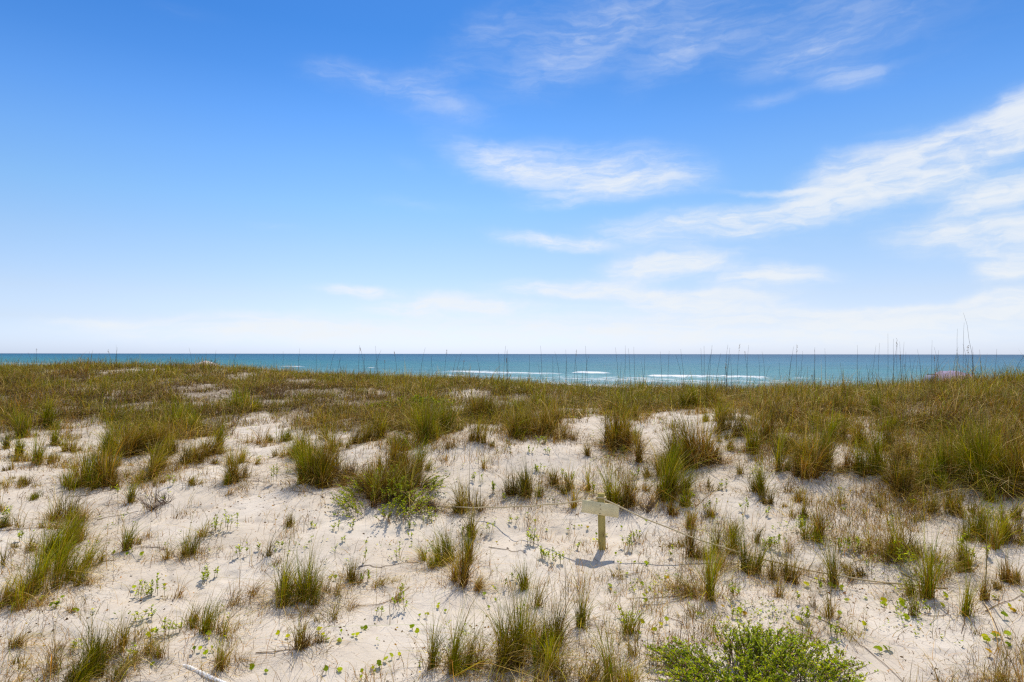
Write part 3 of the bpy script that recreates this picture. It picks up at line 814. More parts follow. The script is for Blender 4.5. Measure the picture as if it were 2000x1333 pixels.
# ------------------------------------------------------------------ taller crowded tufts near the edge of the cover, found by scatter
cand = 0
while ntuft < 296 and cand < 4000:
    cand += 1
    px = rng.uniform(-20, 2020); lim = np.interp(px, [b[0] for b in BND], [b[1] for b in BND])
    py = lim + rng.normal(6, 22)
    if py > 1000 or py < lim - 35: continue
    if any(abs(px - q[1]) < 26 and abs(py - q[2]) < 16 for q in pending): continue
    tuft(px, py, rng.uniform(34, 62), rng.uniform(24, 50), random.choice('gmmbwd'), rng.uniform(0, .2))
nt_things = ntuft

# ------------------------------------------------------------------ dune grass mass (beyond counting)
def scatter(N, ymin, ymax, spread=1.0):
    y = ymin * (ymax / ymin) ** rng.random(N)
    y = np.sqrt(rng.uniform(ymin ** 2, ymax ** 2, N)) if spread == 0 else y
    x = (y * .93 + (2.5 if N > 40000 and ymax > 30 else 0)) * rng.uniform(-1, 1, N)
    return x, y


g = Geo(); gd = Geo()
for (N, y0, y1) in ((56000, 7.8, 48),):
    x, y = scatter(N, y0, y1)
    cv = cover(x, y)
    u = x / y; Db = np.interp(u, _bu, _bD)
    keep = rng.random(N) < cv * np.clip(.66 + 2.0 * (vnoise(x, y, .75, 44) + .12) + .6 * vnoise(x, y, 2.2, 46), .22, 1)
    x, y = x[keep], y[keep]
    n = len(x)
    br = brownness(x, y)
    tone = .55 * fbm(x, y, 2.4, 55, 3) + .75 * vnoise(x, y, .6, 57) + rng.normal(0, .07, n)
    for i_ in range(0, 4):      # colour families
        lo = [-9, -.16, .02, .2][i_]; hi = [-.16, .02, .2, 9][i_]
        for isb in (False, True):
            m_ = (tone >= lo) & (tone < hi) & ((br > rng.random(n) * .9) == isb)
            xs, ys = x[m_], y[m_]
            if len(xs) == 0: continue
            nb = 16
            k_ = len(xs) * nb
            rad = .045 + .004 * ys
            hb_ = np.clip(rng.normal(.36, .11, len(xs)) * np.where(ys < np.interp(xs / ys, _bu, _bD), .72, 1.0) * (1 + 1.1 * vnoise(xs, ys, .75, 44) + .5 * fbm(xs, ys, 2.2, 81, 2)), .12, .75) * np.interp(1000 + F * xs / ys, [0, 600, 1000, 1500, 2000], [1.15, 1.0, 1.0, 1.15, 1.5]) * (0.62 if isb else 1)
            bx = np.repeat(xs, nb) + rng.normal(0, 1, k_) * np.repeat(rad, nb); by = np.repeat(ys, nb) + rng.normal(0, 1, k_) * np.repeat(rad, nb)
            bz = terrain(bx, by, False) - .02
            H = np.repeat(hb_, nb) * np.clip(rng.normal(.66, .22, k_), .15, 1.1) * np.where(rng.random(k_) < .05, 1.5, 1)
            wd = rng.uniform(.0050, .0125, k_) * (1 + .055 * (by - 10))
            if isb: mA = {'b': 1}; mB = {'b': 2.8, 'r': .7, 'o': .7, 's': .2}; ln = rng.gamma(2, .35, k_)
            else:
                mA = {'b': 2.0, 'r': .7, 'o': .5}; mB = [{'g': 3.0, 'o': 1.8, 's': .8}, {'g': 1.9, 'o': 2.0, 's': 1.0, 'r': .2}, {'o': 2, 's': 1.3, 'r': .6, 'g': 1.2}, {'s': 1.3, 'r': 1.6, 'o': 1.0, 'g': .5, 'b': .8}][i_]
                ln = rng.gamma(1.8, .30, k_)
            ang = rng.uniform(0, 2 * math.pi, k_)
            cbr = np.repeat(np.clip(rng.normal(.94, .26, len(xs)) + .7 * vnoise(xs, ys, .45, 58), .35, 1.5), nb)[:, None]
            crl = rng.random(k_) < .22; ln = np.where(crl, ln + rng.uniform(.6, 2.0, k_), ln)
            vx = np.cos(ang) * ln + .10; vy = np.sin(ang) * ln
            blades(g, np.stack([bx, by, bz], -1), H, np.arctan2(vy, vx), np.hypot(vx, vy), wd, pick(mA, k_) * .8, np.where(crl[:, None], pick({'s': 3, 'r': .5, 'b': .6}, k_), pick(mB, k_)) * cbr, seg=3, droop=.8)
tag(link('dune_grass', g.mesh('dune_grass', M_GRASS)), 'olive and straw grass cover over the dune crest', None, None, 'stuff')

# thin low growth between the tufts, nobody could count it
g = Geo()
x, y = scatter(52000, 4.8, 20)
u = x / y; Db = np.interp(u, _bu, _bD); px_ = 1000 + F * u
wgt = np.clip(fbm(x, y, .9, 91, 3) * 1.6 + .10, 0, 1) * (.30 + .9 * smooth(900, 1400, px_)) * (smooth(-4.2, -.3, y - Db) * 1.0 + .16 + .14 * smooth(1100, 1500, px_))
wgt = wgt * (1 - smooth(.5, 2.5, y - Db) * .5)
keep = rng.random(len(x)) < wgt * 1.5
x, y = x[keep], y[keep]; nb = 9; k_ = len(x) * nb
bx = np.repeat(x, nb) + rng.normal(0, .055, k_); by = np.repeat(y, nb) + rng.normal(0, .045, k_)
H = np.repeat(rng.uniform(.07, .30, len(x)) * np.where(rng.random(len(x)) < .12, 1.7, 1), nb) * rng.uniform(.4, 1.1, k_)
ln = rng.gamma(1.6, .5, k_); ang = rng.uniform(0, 6.3, k_)
blades(g, np.stack([bx, by, terrain(bx, by) - .005], -1), H, np.arctan2(np.sin(ang) * ln, np.cos(ang) * ln + .12), ln, rng.uniform(.003, .0055, k_) * (1 + .07 * (by - 5)), pick({'r': 1, 'b': .8}, k_), pick({'o': 1.6, 's': 1.3, 'g': 1.2, 'r': .8}, k_), seg=3, droop=.7)
# small broad leaves mixed in
x, y = scatter(16000, 4.8, 16)
u = x / y; Db = np.interp(u, _bu, _bD); px_ = 1000 + F * u
keep = rng.random(len(x)) < np.clip(fbm(x, y, .7, 95, 3) * 3.0 - .42, 0, 1) * (.25 + smooth(850, 1300, px_) * .6)
x, y = x[keep], y[keep]; zz = terrain(x, y)
for a_, b_, c_ in zip(x, y, zz):
    for q in range(rng.integers(2, 6)):
        aa = rng.uniform(0, 6.3)
        leaf(g, np.array([a_, b_, c_ + rng.uniform(0, .05)]) + rng.normal(0, .012, 3) * [1, 1, 0], np.array([math.cos(aa), math.sin(aa), rng.uniform(.1, 1)]), np.array([0, 0, 1.]), .03 * rng.uniform(.6, 1.2) * (1 + .04 * (b_ - 5)), .014 * (1 + .04 * (b_ - 5)), LEAFG[rng.integers(0, 4)] * rng.uniform(.7, 1.1))
tp = np.array([ground(q[1], q[2]) for q in pending if ground(q[1], q[2]) is not None and 'tuft' in q[4]])
k_ = 7500
j = rng.integers(0, len(tp), k_)
bx = tp[j, 0] + rng.normal(0, .24, k_); by = tp[j, 1] + rng.normal(0, .16, k_)
H = rng.gamma(3, .055, k_) + .05; H = np.minimum(H, .45); ln = rng.gamma(1.8, .42, k_); ang = rng.uniform(0, 6.3, k_)
blades(g, np.stack([bx, by, terrain(bx, by) - .008], -1), H, np.arctan2(np.sin(ang) * ln, np.cos(ang) * ln + .2), ln, rng.uniform(.0026, .0045, k_) * (1 + .10 * np.maximum(by - 6, 0)), pick({'r': 1, 'b': 1}, k_), pick({'o': 1.4, 's': 1.3, 'g': 1, 'r': 1, 'b': .4}, k_), seg=4, droop=.8)
tag(link('ground_cover', g.mesh('ground_cover', M_GRASS)), 'thin low grass and small herbs between the tufts', None, None, 'stuff')

# dead blades, sprigs and litter lying on the sand
x, y = scatter(60000, 4.6, 19)
cl_ = fbm(x, y, .8, 71, 3) + .25 * fbm(x, y, 3, 72, 2)
px_ = 1000 + F * x / y
keep = rng.random(len(x)) < np.clip(.10 + 1.5 * cl_ + .30 * smooth(900, 1500, px_), .03, 1) * .62
x, y = x[keep], y[keep]
n = len(x); g = Geo()
H = rng.uniform(.02, .085, n) * (1 + (rng.random(n) < .08) * 1.6)
ln = rng.uniform(.4, 3.2, n)
blades(g, np.stack([x, y, terrain(x, y) - .003], -1), H, rng.uniform(0, 6.3, n), ln, rng.uniform(.003, .006, n) * (1 + .06 * (y - 5)), pick({'b': 1, 'r': .6}, n), pick({'s': 1.2, 'b': .8, 'r': .6, 'o': .7, 'g': .25}, n), seg=3, droop=.55)
# little lumps of dark debris
x, y = scatter(8000, 4.6, 14)
keep = rng.random(len(x)) < np.clip(.05 + 2.2 * fbm(x, y, 1.0, 75, 3), .02, 1)
x, y = x[keep], y[keep]
for a_, b_ in zip(x, y):
    z_ = float(0)
zz = terrain(x, y)
r = rng.uniform(.004, .011, len(x)) * (1 + .04 * (y - 5)); an = rng.uniform(0, 6.3, len(x))
e1 = np.stack([np.cos(an) * r * 1.8, np.sin(an) * r * 1.8, 0 * r], -1); e2 = np.stack([-np.sin(an) * r, np.cos(an) * r, 0 * r], -1)
P = np.stack([x, y, zz], -1); up_ = np.stack([0 * r, 0 * r, r * 1.1], -1)
V = np.stack([P - e1, P - e2, P + e1, P + e2, P + up_], 1).reshape(-1, 3)
fl = np.array([[0, 1, 4, 4], [1, 2, 4, 4], [2, 3, 4, 4], [3, 0, 4, 4]])
fl = np.array([[0, 1, 2, 4], [2, 3, 0, 4]])
g.add(V, (fl[None] + (np.arange(len(x)) * 5)[:, None, None]).reshape(-1, 4), np.repeat(pick({'b': 2, 'r': .6, 'o': .4}, len(x)), 5, 0))
tag(link('plant_litter', g.mesh('plant_litter', M_DRY)), 'dead blades and dark plant bits strewn over the sand', None, None, 'stuff')

# ------------------------------------------------------------------ leafy shrubs
def shrub(name, px, py, wx, wy, Hm, nst, label, leafcol=LEAFG, lsize=.034, cat='shrub', gappy=.0):
    gp = ground(px, py)
    o = thing(name, gp, label, cat)
    gs = Geo(); gl = Geo()
    for i in range(nst):
        r_ = math.sqrt(rng.random()); a_ = rng.uniform(0, 2 * math.pi)
        bx = gp[0] + wx * r_ * math.cos(a_); by = gp[1] + wy * r_ * math.sin(a_)
        if vnoise(bx, by, .22, 61) < -.22 + gappy: continue
        bz = float(terrain(bx, by))
        H = Hm * (1 - .55 * r_ ** 2) * rng.uniform(.5, 1.1)
        dx = (bx - gp[0]) * .35 + rng.normal(0, .06); dy = (by - gp[1]) * .25 + rng.normal(0, .06)
        tt = np.linspace(0, 1, 6)[:, None]
        pts = np.array([bx, by, bz - .01]) + tt * np.array([0, 0, H]) + tt ** 2 * np.array([dx, dy, 0]) + np.concatenate([np.zeros((1, 3)), rng.normal(0, .006, (5, 3))])
        gs.tube(pts, np.linspace(.0032, .0014, 6), np.array((.19, .125, .10)) * rng.uniform(.6, 1.3), 4)
        nl = int(H / .013) + 5
        for j in range(nl):
            t_ = rng.uniform(.18, 1) ** .5; q = t_ * 5; k0 = min(int(q), 4)
            P = pts[k0] * (1 - (q - k0)) + pts[k0 + 1] * (q - k0)
            aa = rng.uniform(0, 2 * math.pi); d = np.array([math.cos(aa), math.sin(aa), rng.uniform(.2, 1.3)])
            dead = rng.random() < .08
            col = (np.array((.30, .20, .09)) if dead else leafcol[rng.integers(0, len(leafcol))]) * rng.uniform(.75, 1.2)
            leaf(gl, P, d, np.array([0, 0, 1.0]), lsize * rng.uniform(.6, 1.25), lsize * rng.uniform(.34, .5), col)
    link('stems', gs.mesh('stems', M_STEM, gp), o)
    link('foliage', gl.mesh('foliage', M_LEAF, gp), o)
    return o


shrub('leafy_shrub', 1475, 1345, .64, .48, .32, 900, 'large bright green leafy shrub at the bottom edge of the sand', lsize=.029)
shrub('leafy_shrub', 762, 985, .60, .70, .38, 430, 'leafy green bush among brown grass on the dune slope', leafcol=LEAFG * .85, gappy=.08, lsize=.034)
shrub('leafy_shrub', 800, 800, .95, .7, .30, 150, 'low dark green bush among grass just under the crest', leafcol=LEAFG * .7, lsize=.06)
for td in [(752, 975, 95, 60, 'b'), (726, 960, 75, 50, 'b'), (785, 950, 80, 60, 'b'), (800, 985, 80, 40, 'm'), (770, 915, 60, 60, 'b'), (812, 925, 70, 40, 'g')]: tuft(*td)

# small leafy plants
LP = [(435,1036,34,.16),(300,1166,34,.12),(282,1168,22,.08),(1565,1040,34,.10),(1655,1076,30,.18),(1086,1098,30,.10),(1058,1092,24,.10),(1040,1066,34,.12),(1225,1076,34,.08),(1244,1058,26,.05),(960,966,26,.09),(928,942,18,.07),(850,956,20,.07),(985,978,20,.05),(845,1015,22,.06),(533,945,50,.05),
      (1520,1075,30,.10),(1500,1070,24,.07),(1770,1112,44,.12),(1745,1092,40,.07),(1805,1196,26,.07),(1625,1240,34,.09),(1630,1288,34,.08),(1575,1215,36,.08),(1440,1208,24,.06),(1236,1232,36,.08),(1222,1210,26,.06),(1430,1170,36,.07),(788,1196,44,.06),(780,1165,24,.05),(741,1200,20,.03),(716,1140,24,.05),
      (708,1100,46,.04),(777,1095,44,.04),(690,1035,20,.05),(655,1040,22,.05),(610,1032,14,.05),(800,1035,20,.06),(800,1052,16,.04),(675,1060,12,.04),(960,1040,26,.05),(1000,1025,22,.05),(325,1245,34,.09),(280,1215,24,.10),(260,1285,30,.06),(345,1240,26,.06),(150,1275,24,.06),(90,1178,18,.07),(110,1190,16,.06),(415,1130,30,.08),(398,1145,28,.06),
      (505,1080,20,.04),(550,1073,18,.03),(472,1090,26,.07),(1338,985,20,.08),(1060,865,14,.10),(1035,885,14,.06),(1070,888,12,.05),(1215,885,18,.10),(1410,955,18,.06),(1360,980,18,.05),(1385,1000,26,.08),(1450,1000,26,.05),(1500,1010,20,.05),(1560,1180,30,.04),(1740,1032,26,.04),(1880,1070,30,.08),(1900,1095,30,.08),(1930,1090,26,.07),(1290,960,14,.06),
      (1120,945,24,.07),(1100,935,20,.08),(1160,965,30,.05),(1050,920,14,.12),(1240,935,20,.07),(830,1022,14,.05),(905,1040,20,.05),(1310,1090,24,.05),(1130,1075,20,.04),(40,1060,24,.06),(15,1012,24,.08),(225,965,16,.05),(335,950,24,.05),(322,978,12,.03),(1600,1160,30,.05),(1690,1010,14,.04),(1780,985,16,.05),(1650,1000,16,.04),(1940,1010,24,.06),(1010,1135,20,.04),(980,1155,24,.04)]
for i, (px, py, hp, wr) in enumerate(LP):
    gp = ground(px, py)
    if gp is None: continue
    H = hp * gp[1] / F
    o = thing('leafy_seedling', gp, None, 'seedling', 'leafy seedlings on the sand')
    gs = Geo(); gl = Geo()
    ns = max(2, int(wr * 70))
    for k in range(ns):
        bx, by = gp[0] + rng.normal(0, wr * .45), gp[1] + rng.normal(0, wr * .3); bz = float(terrain(bx, by))
        hh = H * rng.uniform(.45, 1.05); dxy = rng.normal(0, .02, 2)
        tt = np.linspace(0, 1, 4)[:, None]
        pts = np.array([bx, by, bz - .01]) + tt * np.array([dxy[0], dxy[1], hh])
        gs.tube(pts, np.linspace(.0028, .0014, 4), (.20, .15, .07), 4)
        for j in range(int(6 + hh * 40)):
            t_ = rng.uniform(.4, 1); P = pts[0] * (1 - t_) + pts[-1] * t_
            aa = rng.uniform(0, 6.3); d = np.array([math.cos(aa), math.sin(aa), rng.uniform(.1, 1.2)])
            leaf(gl, P, d, np.array([0, 0, 1.0]), .032 * rng.uniform(.6, 1.3) * (1 + .03 * (gp[1] - 5)), .015 * (1 + .03 * (gp[1] - 5)), LEAFG[rng.integers(0, 4)] * rng.uniform(.8, 1.25))
    link('stems', gs.mesh('stems', M_STEM, gp), o); link('leaves', gl.mesh('leaves', M_LEAF, gp), o)
    want_label(o, px, py, ('taller ' if H > .2 else 'low ' if H < .1 else 'short ') + ('clustered' if wr >= .08 else 'sparse'), 'leafy green seedling')

# round leaves on thin stalks
RL = [(1594,1137),(1609,1136),(1630,1149),(1645,1155),(1691,1170),(1727,1178),(1728,1186),(1761,1178),(1762,1188),(1848,1171),(1841,1186),(1771,1210),(1639,1206),(1601,1213),(1566,1214),(1688,1229),(1942,1171),(1972,1185),(1983,1195),(1960,1198),(1962,1211),(1946,1247),(1928,1255),(1968,1245),(1970,1265),(1932,1283),(1718,1276),(1737,1271),
      (1602,1274),(1996,1162),(1622,1150),(1655,1176),(1576,1148),(1192,1150),(1193,1156),(1254,1149),(1263,1159),(1258,1168),(1259,1183),(1245,1137),(1291,1226),(1302,1220),(1276,1235),(1254,1225),(1248,1246),(1412,1195),(1122,1032),(1131,1032),(1148,1035),(1109,1042),(1068,1038),(1262,1023),(1225,1125),(1207,1106),(1203,1085),(1445,1202),(1455,1204),
      (543,1247),(562,1250),(623,1240),(631,1248),(641,1254),(667,1240),(663,1259),(707,1235),(690,1246),(697,1243),(728,1305),(729,1316),(742,1307),(637,1320),(664,1315),(707,1320),(706,1332),(780,1286),(765,1290),(806,1233),(820,1210),(832,1208),(815,1243),(857,1190),(870,1198),(645,1132),(655,1136),(519,1318),(754,1295),
      (146,1198),(152,1202),(222,1085),(248,1092),(278,1090),(298,1242),(292,1248),(262,1155),(298,1306),(391,1276),(402,1283),(380,1281),(408,1253),(492,1312),(122,1178),(100,1192),(946,1168),(955,1190),(968,1175),(1045,1020),(1030,1010),(1160,1058),(1165,1048),(1186,1070),(1185,1048),(1214,1035),(1395,1012),(1402,1022),(1345,985),(1352,992),(1300,1135),(1240,1100),(1262,1105)]
for i, (px, py) in enumerate(RL):
    gp = ground(px, py)
    if gp is None: continue
    D = gp[1]; o = thing('round_leaf_plant', gp, None, 'leaf plant', 'round leaves standing on the sand')
    big = .027 if px > 1500 else .021
    gl = Geo(); gs = Geo()
    for q in range(1 if rng.random() < .6 else 2):
        off_ = rng.normal(0, .02, 2) * (q > 0)
        top = gp + np.array([off_[0], off_[1], rng.uniform(.015, .05)])
        gs.tube(np.array([gp + [off_[0] * .3, off_[1] * .3, -.01], (gp + top) / 2 + [.004, 0, 0], top]), .0018, (.20, .18, .06), 4)
        yel = rng.random() < .07
        round_leaf(gl, top + [0, 0, .002], np.array([rng.normal(0, .35), -.45 + rng.normal(0, .3), 1]), big * rng.uniform(.7, 1.25), np.array((.42, .28, .03)) if yel else LEAFG[rng.integers(0, 4)] * rng.uniform(.8, 1.2))
    link('petiole', gs.mesh('petiole', M_STEM, gp), o); link('leaf_blade', gl.mesh('leaf_blade', M_LEAF, gp), o)
    want_label(o, px, py, 'coin shaped' if px < 1500 else 'larger round', 'green leaf')

# ------------------------------------------------------------------ runners and dry sticks lying on the sand
def ground_path(pts, lift=.006, step=.04):
    P = [ground(*p_) for p_ in pts]; P = [q for q in P if q is not None]
    out_ = []
    for a_, b_ in zip(P[:-1], P[1:]):
        n_ = max(2, int(np.linalg.norm(b_ - a_) / step))
        for k in range(n_): out_.append(a_ + (b_ - a_) * k / n_)
    out_.append(P[-1]); out_ = np.array(out_)
    for _ in range(6): out_[1:-1] = (out_[:-2] + 2 * out_[1:-1] + out_[2:]) / 4
    out_[:, 2] = terrain(out_[:, 0], out_[:, 1]) + lift + .01 * np.abs(vnoise(out_[:, 0], out_[:, 1], .2, 4))
    return out_


RUN = [([(1922,1180),(1940,1210),(1958,1250),(1975,1290),(1995,1340)], 'long curved brown runner stem at the right edge'),
       ([(1560,1200),(1640,1225),(1655,1235),(1690,1265),(1730,1300),(1765,1335)], 'brown runner stem trailing down beyond the bright shrub'),
       ([(1785,1190),(1805,1205),(1830,1208),(1855,1200),(1853,1185)], 'looped brown runner stem under the rope end'),
       ([(1880,1190),(1886,1215),(1878,1238)], 'short curved runner below the tall grass spray'),
       ([(1205,1128),(1235,1126),(1262,1118)], 'thin dry runner lying in front of the wooden post'),
       ([(1360,1158),(1320,1168),(1280,1170),(1225,1172)], 'long dry blade runner lying left of lone green tuft'),
       ([(1358,1162),(1310,1180),(1265,1184)], 'second dry runner below the long dry blade'),
       ([(1240,885),(1300,893),(1330,890)], 'pale runner stem crossing the sand below rusty mound'),
       ([(1360,990),(1390,965),(1410,945)], 'slanting dry runner right of the rusty grass mound'),
       ([(170,1112),(200,1102),(225,1098)], 'dark runner stem right of the long grass mass'),
       ([(0,1040),(40,1036),(85,1035),(110,1030)], 'horizontal brown runner at the left edge'),
       ([(190,1018),(240,1008),(270,1003)], 'brown runner stem above small tan tuft'),
       ([(130,972),(190,966),(250,955)], 'faint brown runner below the left dune clump'),
       ([(570,960),(600,962),(630,972)], 'dry twig lying below the twin clumps'),
       ([(270,1072),(330,1078),(360,1098)], 'thin arched runner between two left tufts'),
       ([(700,1110),(760,1108),(810,1098),(830,1104)], 'runner stem lying along a low sand ridge'),
       ([(800,1150),(780,1165),(740,1185),(690,1190)], 'runner stem curving down to a dry tan tuft'),
       ([(500,1280),(530,1278),(560,1273),(590,1270)], 'dark curved runner left of a mixed tuft'),
       ([(955,1070),(985,1076),(1020,1074),(1030,1088)], 'dark twig under the rope shadow'),
       ([(1335,1222),(1322,1215),(1296,1205)], 'dry twig on bare sand before the bright shrub'),
       ([(1760,1120),(1800,1140),(1850,1152)], 'dry stem lying under the rope end'),
       ([(1925,1195),(1970,1175),(2000,1160)], 'slanting dry stem at the right edge')]
for pts, lab in RUN:
    P = ground_path(pts)
    g = Geo(); g.tube(P, .0034 * np.linspace(1.2, .6, len(P)), (.15, .105, .065), 5)
    tag(link('dry_runner', g.mesh('dry_runner', M_STEM, P[0]), None, P[0]), lab, 'plant runner', 'dry runners lying on the sand')

# dead twiggy bushes
for (px, py, hp, lab) in [(300, 998, 54, 'leafless dark twiggy bush on the left slope'), (322, 985, 30, 'smaller twiggy dead plant above the leafless bush'), (690, 945, 60, 'dead twiggy plant between twin clumps and bush'), (1265, 1000, 40, 'dead twiggy plant right of the sign board'), (855, 1000, 36, 'small dead twigs where the left rope starts')]:
    gp = ground(px, py); H = hp * gp[1] / F; g = Geo()
    for k in range(26):
        a_ = rng.uniform(0, 6.3); P0 = gp + np.array([rng.normal(0, .03), rng.normal(0, .03), -.01]); L = H * rng.uniform(.5, 1.1)
        d = np.array([math.cos(a_) * .7, math.sin(a_) * .6, rng.uniform(.4, 1.3)]); d /= np.linalg.norm(d)
        pts = [P0]
        for q in range(4): d = d + rng.normal(0, .18, 3); d /= np.linalg.norm(d); pts.append(pts[-1] + d * L / 4)
        g.tube(pts, np.linspace(.004, .0015, 5), np.array((.12, .085, .065)) * rng.uniform(.7, 1.4), 4)
        for q in (2, 3):
            d2 = d + rng.normal(0, .6, 3); d2 /= np.linalg.norm(d2); g.tube([pts[q], pts[q] + d2 * L * .16, pts[q] + d2 * L * .3 + [0, 0, .01]], [.002, .0015, .001], (.14, .10, .07), 4)
    tag(link('dead_bush', g.mesh('dead_bush', M_STEM, gp), None, gp), lab, 'dead plant')

# ------------------------------------------------------------------ tall stalks
def stalk(base, H, leanx, leany, label=None, head=0, col=(.085, .07, .05), r=.004, group='bare seed stalks over the dune crest', name='sea_oat_stalk'):
    g = Geo(); tt = np.linspace(0, 1, 7)[:, None]
    pts = base + tt * np.array([leanx * .4, leany, H]) + tt ** 2.4 * np.array([leanx * .6, 0, -abs(leanx) * .12]) - np.array([0, 0, .02])
    sw = rng.normal(0, .004, (7, 3)); sw[0] = 0; pts = pts + sw
    g.tube(pts, np.linspace(r, r * .35, 7), np.array(col) * rng.uniform(.8, 1.2), 4)
    if head:
        o = thing(name, base, label, 'grass stalk', group)
        link('stem', g.mesh('stem', M_STEM, base), o)
        gh = Geo()
        for k in range(16):
            t_ = 1 - .16 * rng.random() * head; P = pts[-1] * 0 + base + t_ * np.array([leanx, leany, H - abs(leanx) * .12])
            leaf(gh, P, np.array([rng.normal(0, .5), rng.normal(0, .5), -.4 + rng.normal(0, .6)]), np.array([0, .3, 1.]), .045, .014, np.array((.28, .20, .10)) * rng.uniform(.7, 1.3))
        link('seed_head', gh.mesh('seed_head', M_DRY, base), o)
    else:
        o = link(name, g.mesh(name, M_STEM, base), None, base); tag(o, label, 'grass stalk', group)
    return o


def ridge_base(px):
    """nearest-to-horizon ground point on the crest in this column"""
    u = (px - 1000) / F; d = np.arange(11, 40, .1); z = terrain(u * d, d)
    ang = (z - CAMZ) / d; k = int(np.argmax(ang)); k = max(0, k - int(rng.integers(0, 18)))
    return np.array([u * d[k], d[k], float(z[k])])


named = {1735: (640, 0, 'very tall bare stalk left of the purple canopy'), 1745: (660, 0, 'thin stalk beside the very tall bare stalk'), 1752: (660, 1, 'headed stalk of the close group before purple canopy'),
         1868: (640, 0, 'straight tall stalk rising from the purple canopy'), 1880: (628, 0, 'tall stalk slightly right of the canopy middle'), 1891: (672, 1, 'short headed stalk at the canopy right side'),
         1905: (606, -22, 'tallest curved stalk leaning left beyond purple canopy'), 1826: (694, 2, 'drooping seed stalk at the canopy left end'), 1972: (650, 60, 'long stalk leaning right at the right edge')}
ST = []
for px, (top, l_, lab) in named.items(): ST.append((px, top, l_ if abs(l_) > 5 else 0, 1 if l_ in (1, 2) else 0, lab))
xs_ = list(rng.uniform(1000, 1960, 72)) + list(rng.uniform(520, 1000, 34)) + list(rng.uniform(5, 520, 30)) + [1372, 1378, 1232, 1240, 1385, 1484, 1490, 1525, 1560, 1630, 1700]
for px in sorted(xs_):
    if min(abs(px - k) for k in named) < 4: px += 7
    top = np.interp(px, [0, 300, 600, 1000, 1300, 1700, 2000], [686, 680, 678, 678, 672, 670, 665]) + rng.gamma(2.0, 13) - 6
    ST.append((px, top, rng.normal(0, 7), 1 if rng.random() < .16 else 0, None))
ST.sort(key=lambda q: q[0])
zones = [(-1, 350, 'left of the white canopy'), (350, 620, 'above and right of the white canopy'), (620, 900, 'over the crest left of the breakers'), (900, 1110, 'before the first foam patch'), (1110, 1262, 'between the two breaking waves'), (1262, 1385, 'before the left half of the breaker'), (1385, 1510, 'before the right half of the breaker'), (1510, 1720, 'right of the long breaking wave'), (1720, 2100, 'around the purple canopy')]
cnt = {}
for (px, top, ln, head, lab) in ST:
    b = ridge_base(px); D = b[1]
    H = max((HZ - top) / F * D + CAMZ - b[2], .45)
    if H > 2.2: H = 2.2
    if lab is None:
        z_ = [z for z in zones if z[0] <= px < z[1]][0]; cnt[z_] = cnt.get(z_, 0) + 1; k = cnt[z_]
        w_ = (['first '] + ordn[1:] + ['twenty-first ', 'twenty-second ', 'twenty-third ', 'twenty-fourth ', 'twenty-fifth ', 'twenty-sixth ', 'twenty-seventh ', 'twenty-eighth ', 'twenty-ninth ', 'thirtieth '])[min(k - 1, 29)]
        lab = w_ + ('headed' if head else 'bare') + ' grass stalk from the left, ' + z_[2]
    stalk(b, H, ln / F * D, rng.normal(0, .04), lab, head, r=.0032 + .00017 * D)

# thin single stalks standing on the near slope
for (px, py, h, ln, lab) in [(918, 1000, 165, -2, 'tall single stalk standing behind the left rope'), (940, 1000, 130, -8, 'single stalk leaning left behind the left rope'), (1145, 935, 110, -12, 'single stalk leaning left before the dune hollow'), (1250, 905, 130, 4, 'brown upright stalk beyond the sign board'),
                             (1924, 1172, 200, 4, 'thick brown upright stalk at the right side'), (1632, 1140, 130, -36, 'rusty slanting stalk right of the rope middle'), (1828, 1150, 190, 2, 'tall green stalk of the grass spray by rope end'), (1815, 1150, 160, -4, 'second tall stalk of the grass spray by rope end'), (1865, 1110, 130, -6, 'thin stalk right of the grass spray'),
                             (450, 845, 66, 24, 'pale dry stalk leaning right on the left dune'), (855, 828, 60, -14, 'pale stalk leaning left near the crest opening'), (762, 1222, 70, -2, 'thin bare stem on sand left of big clumps'), (722, 965, 60, 0, 'thin upright stem beside the leafy bush'), (1695, 1130, 100, 3, 'thin upright stalk right of small leafy clump'),
                             (1105, 1200, 110, 0, 'thin upright stem right of the biggest clump'), (988, 940, 60, 6, 'thin stem on the bare sand face'), (935, 905, 50, 2, 'little stem on the bare sand face near crest'), (655, 1095, 50, 0, 'reddish thin stem above the tan tufts'), (1624, 1210, 90, -2, 'thin double stem above the round leaves'), (230, 1045, 110, 0, 'thin upright stem on the left slope')]:
    b = ground(px, py); D = b[1]
    stalk(b, h / F * D, ln / F * D, rng.normal(0, .02), lab, 0, (.21, .17, .07), .0032 if px != 1924 else .008, 'single stalks on the slope', 'grass_stalk')

write_labels()

# ------------------------------------------------------------------ wooden post with board
def rotz(a): return np.array([[math.cos(a), -math.sin(a), 0], [math.sin(a), math.cos(a), 0], [0, 0, 1]])
def roty(a): return np.array([[math.cos(a), 0, math.sin(a)], [0, 1, 0], [-math.sin(a), 0, math.cos(a)]])


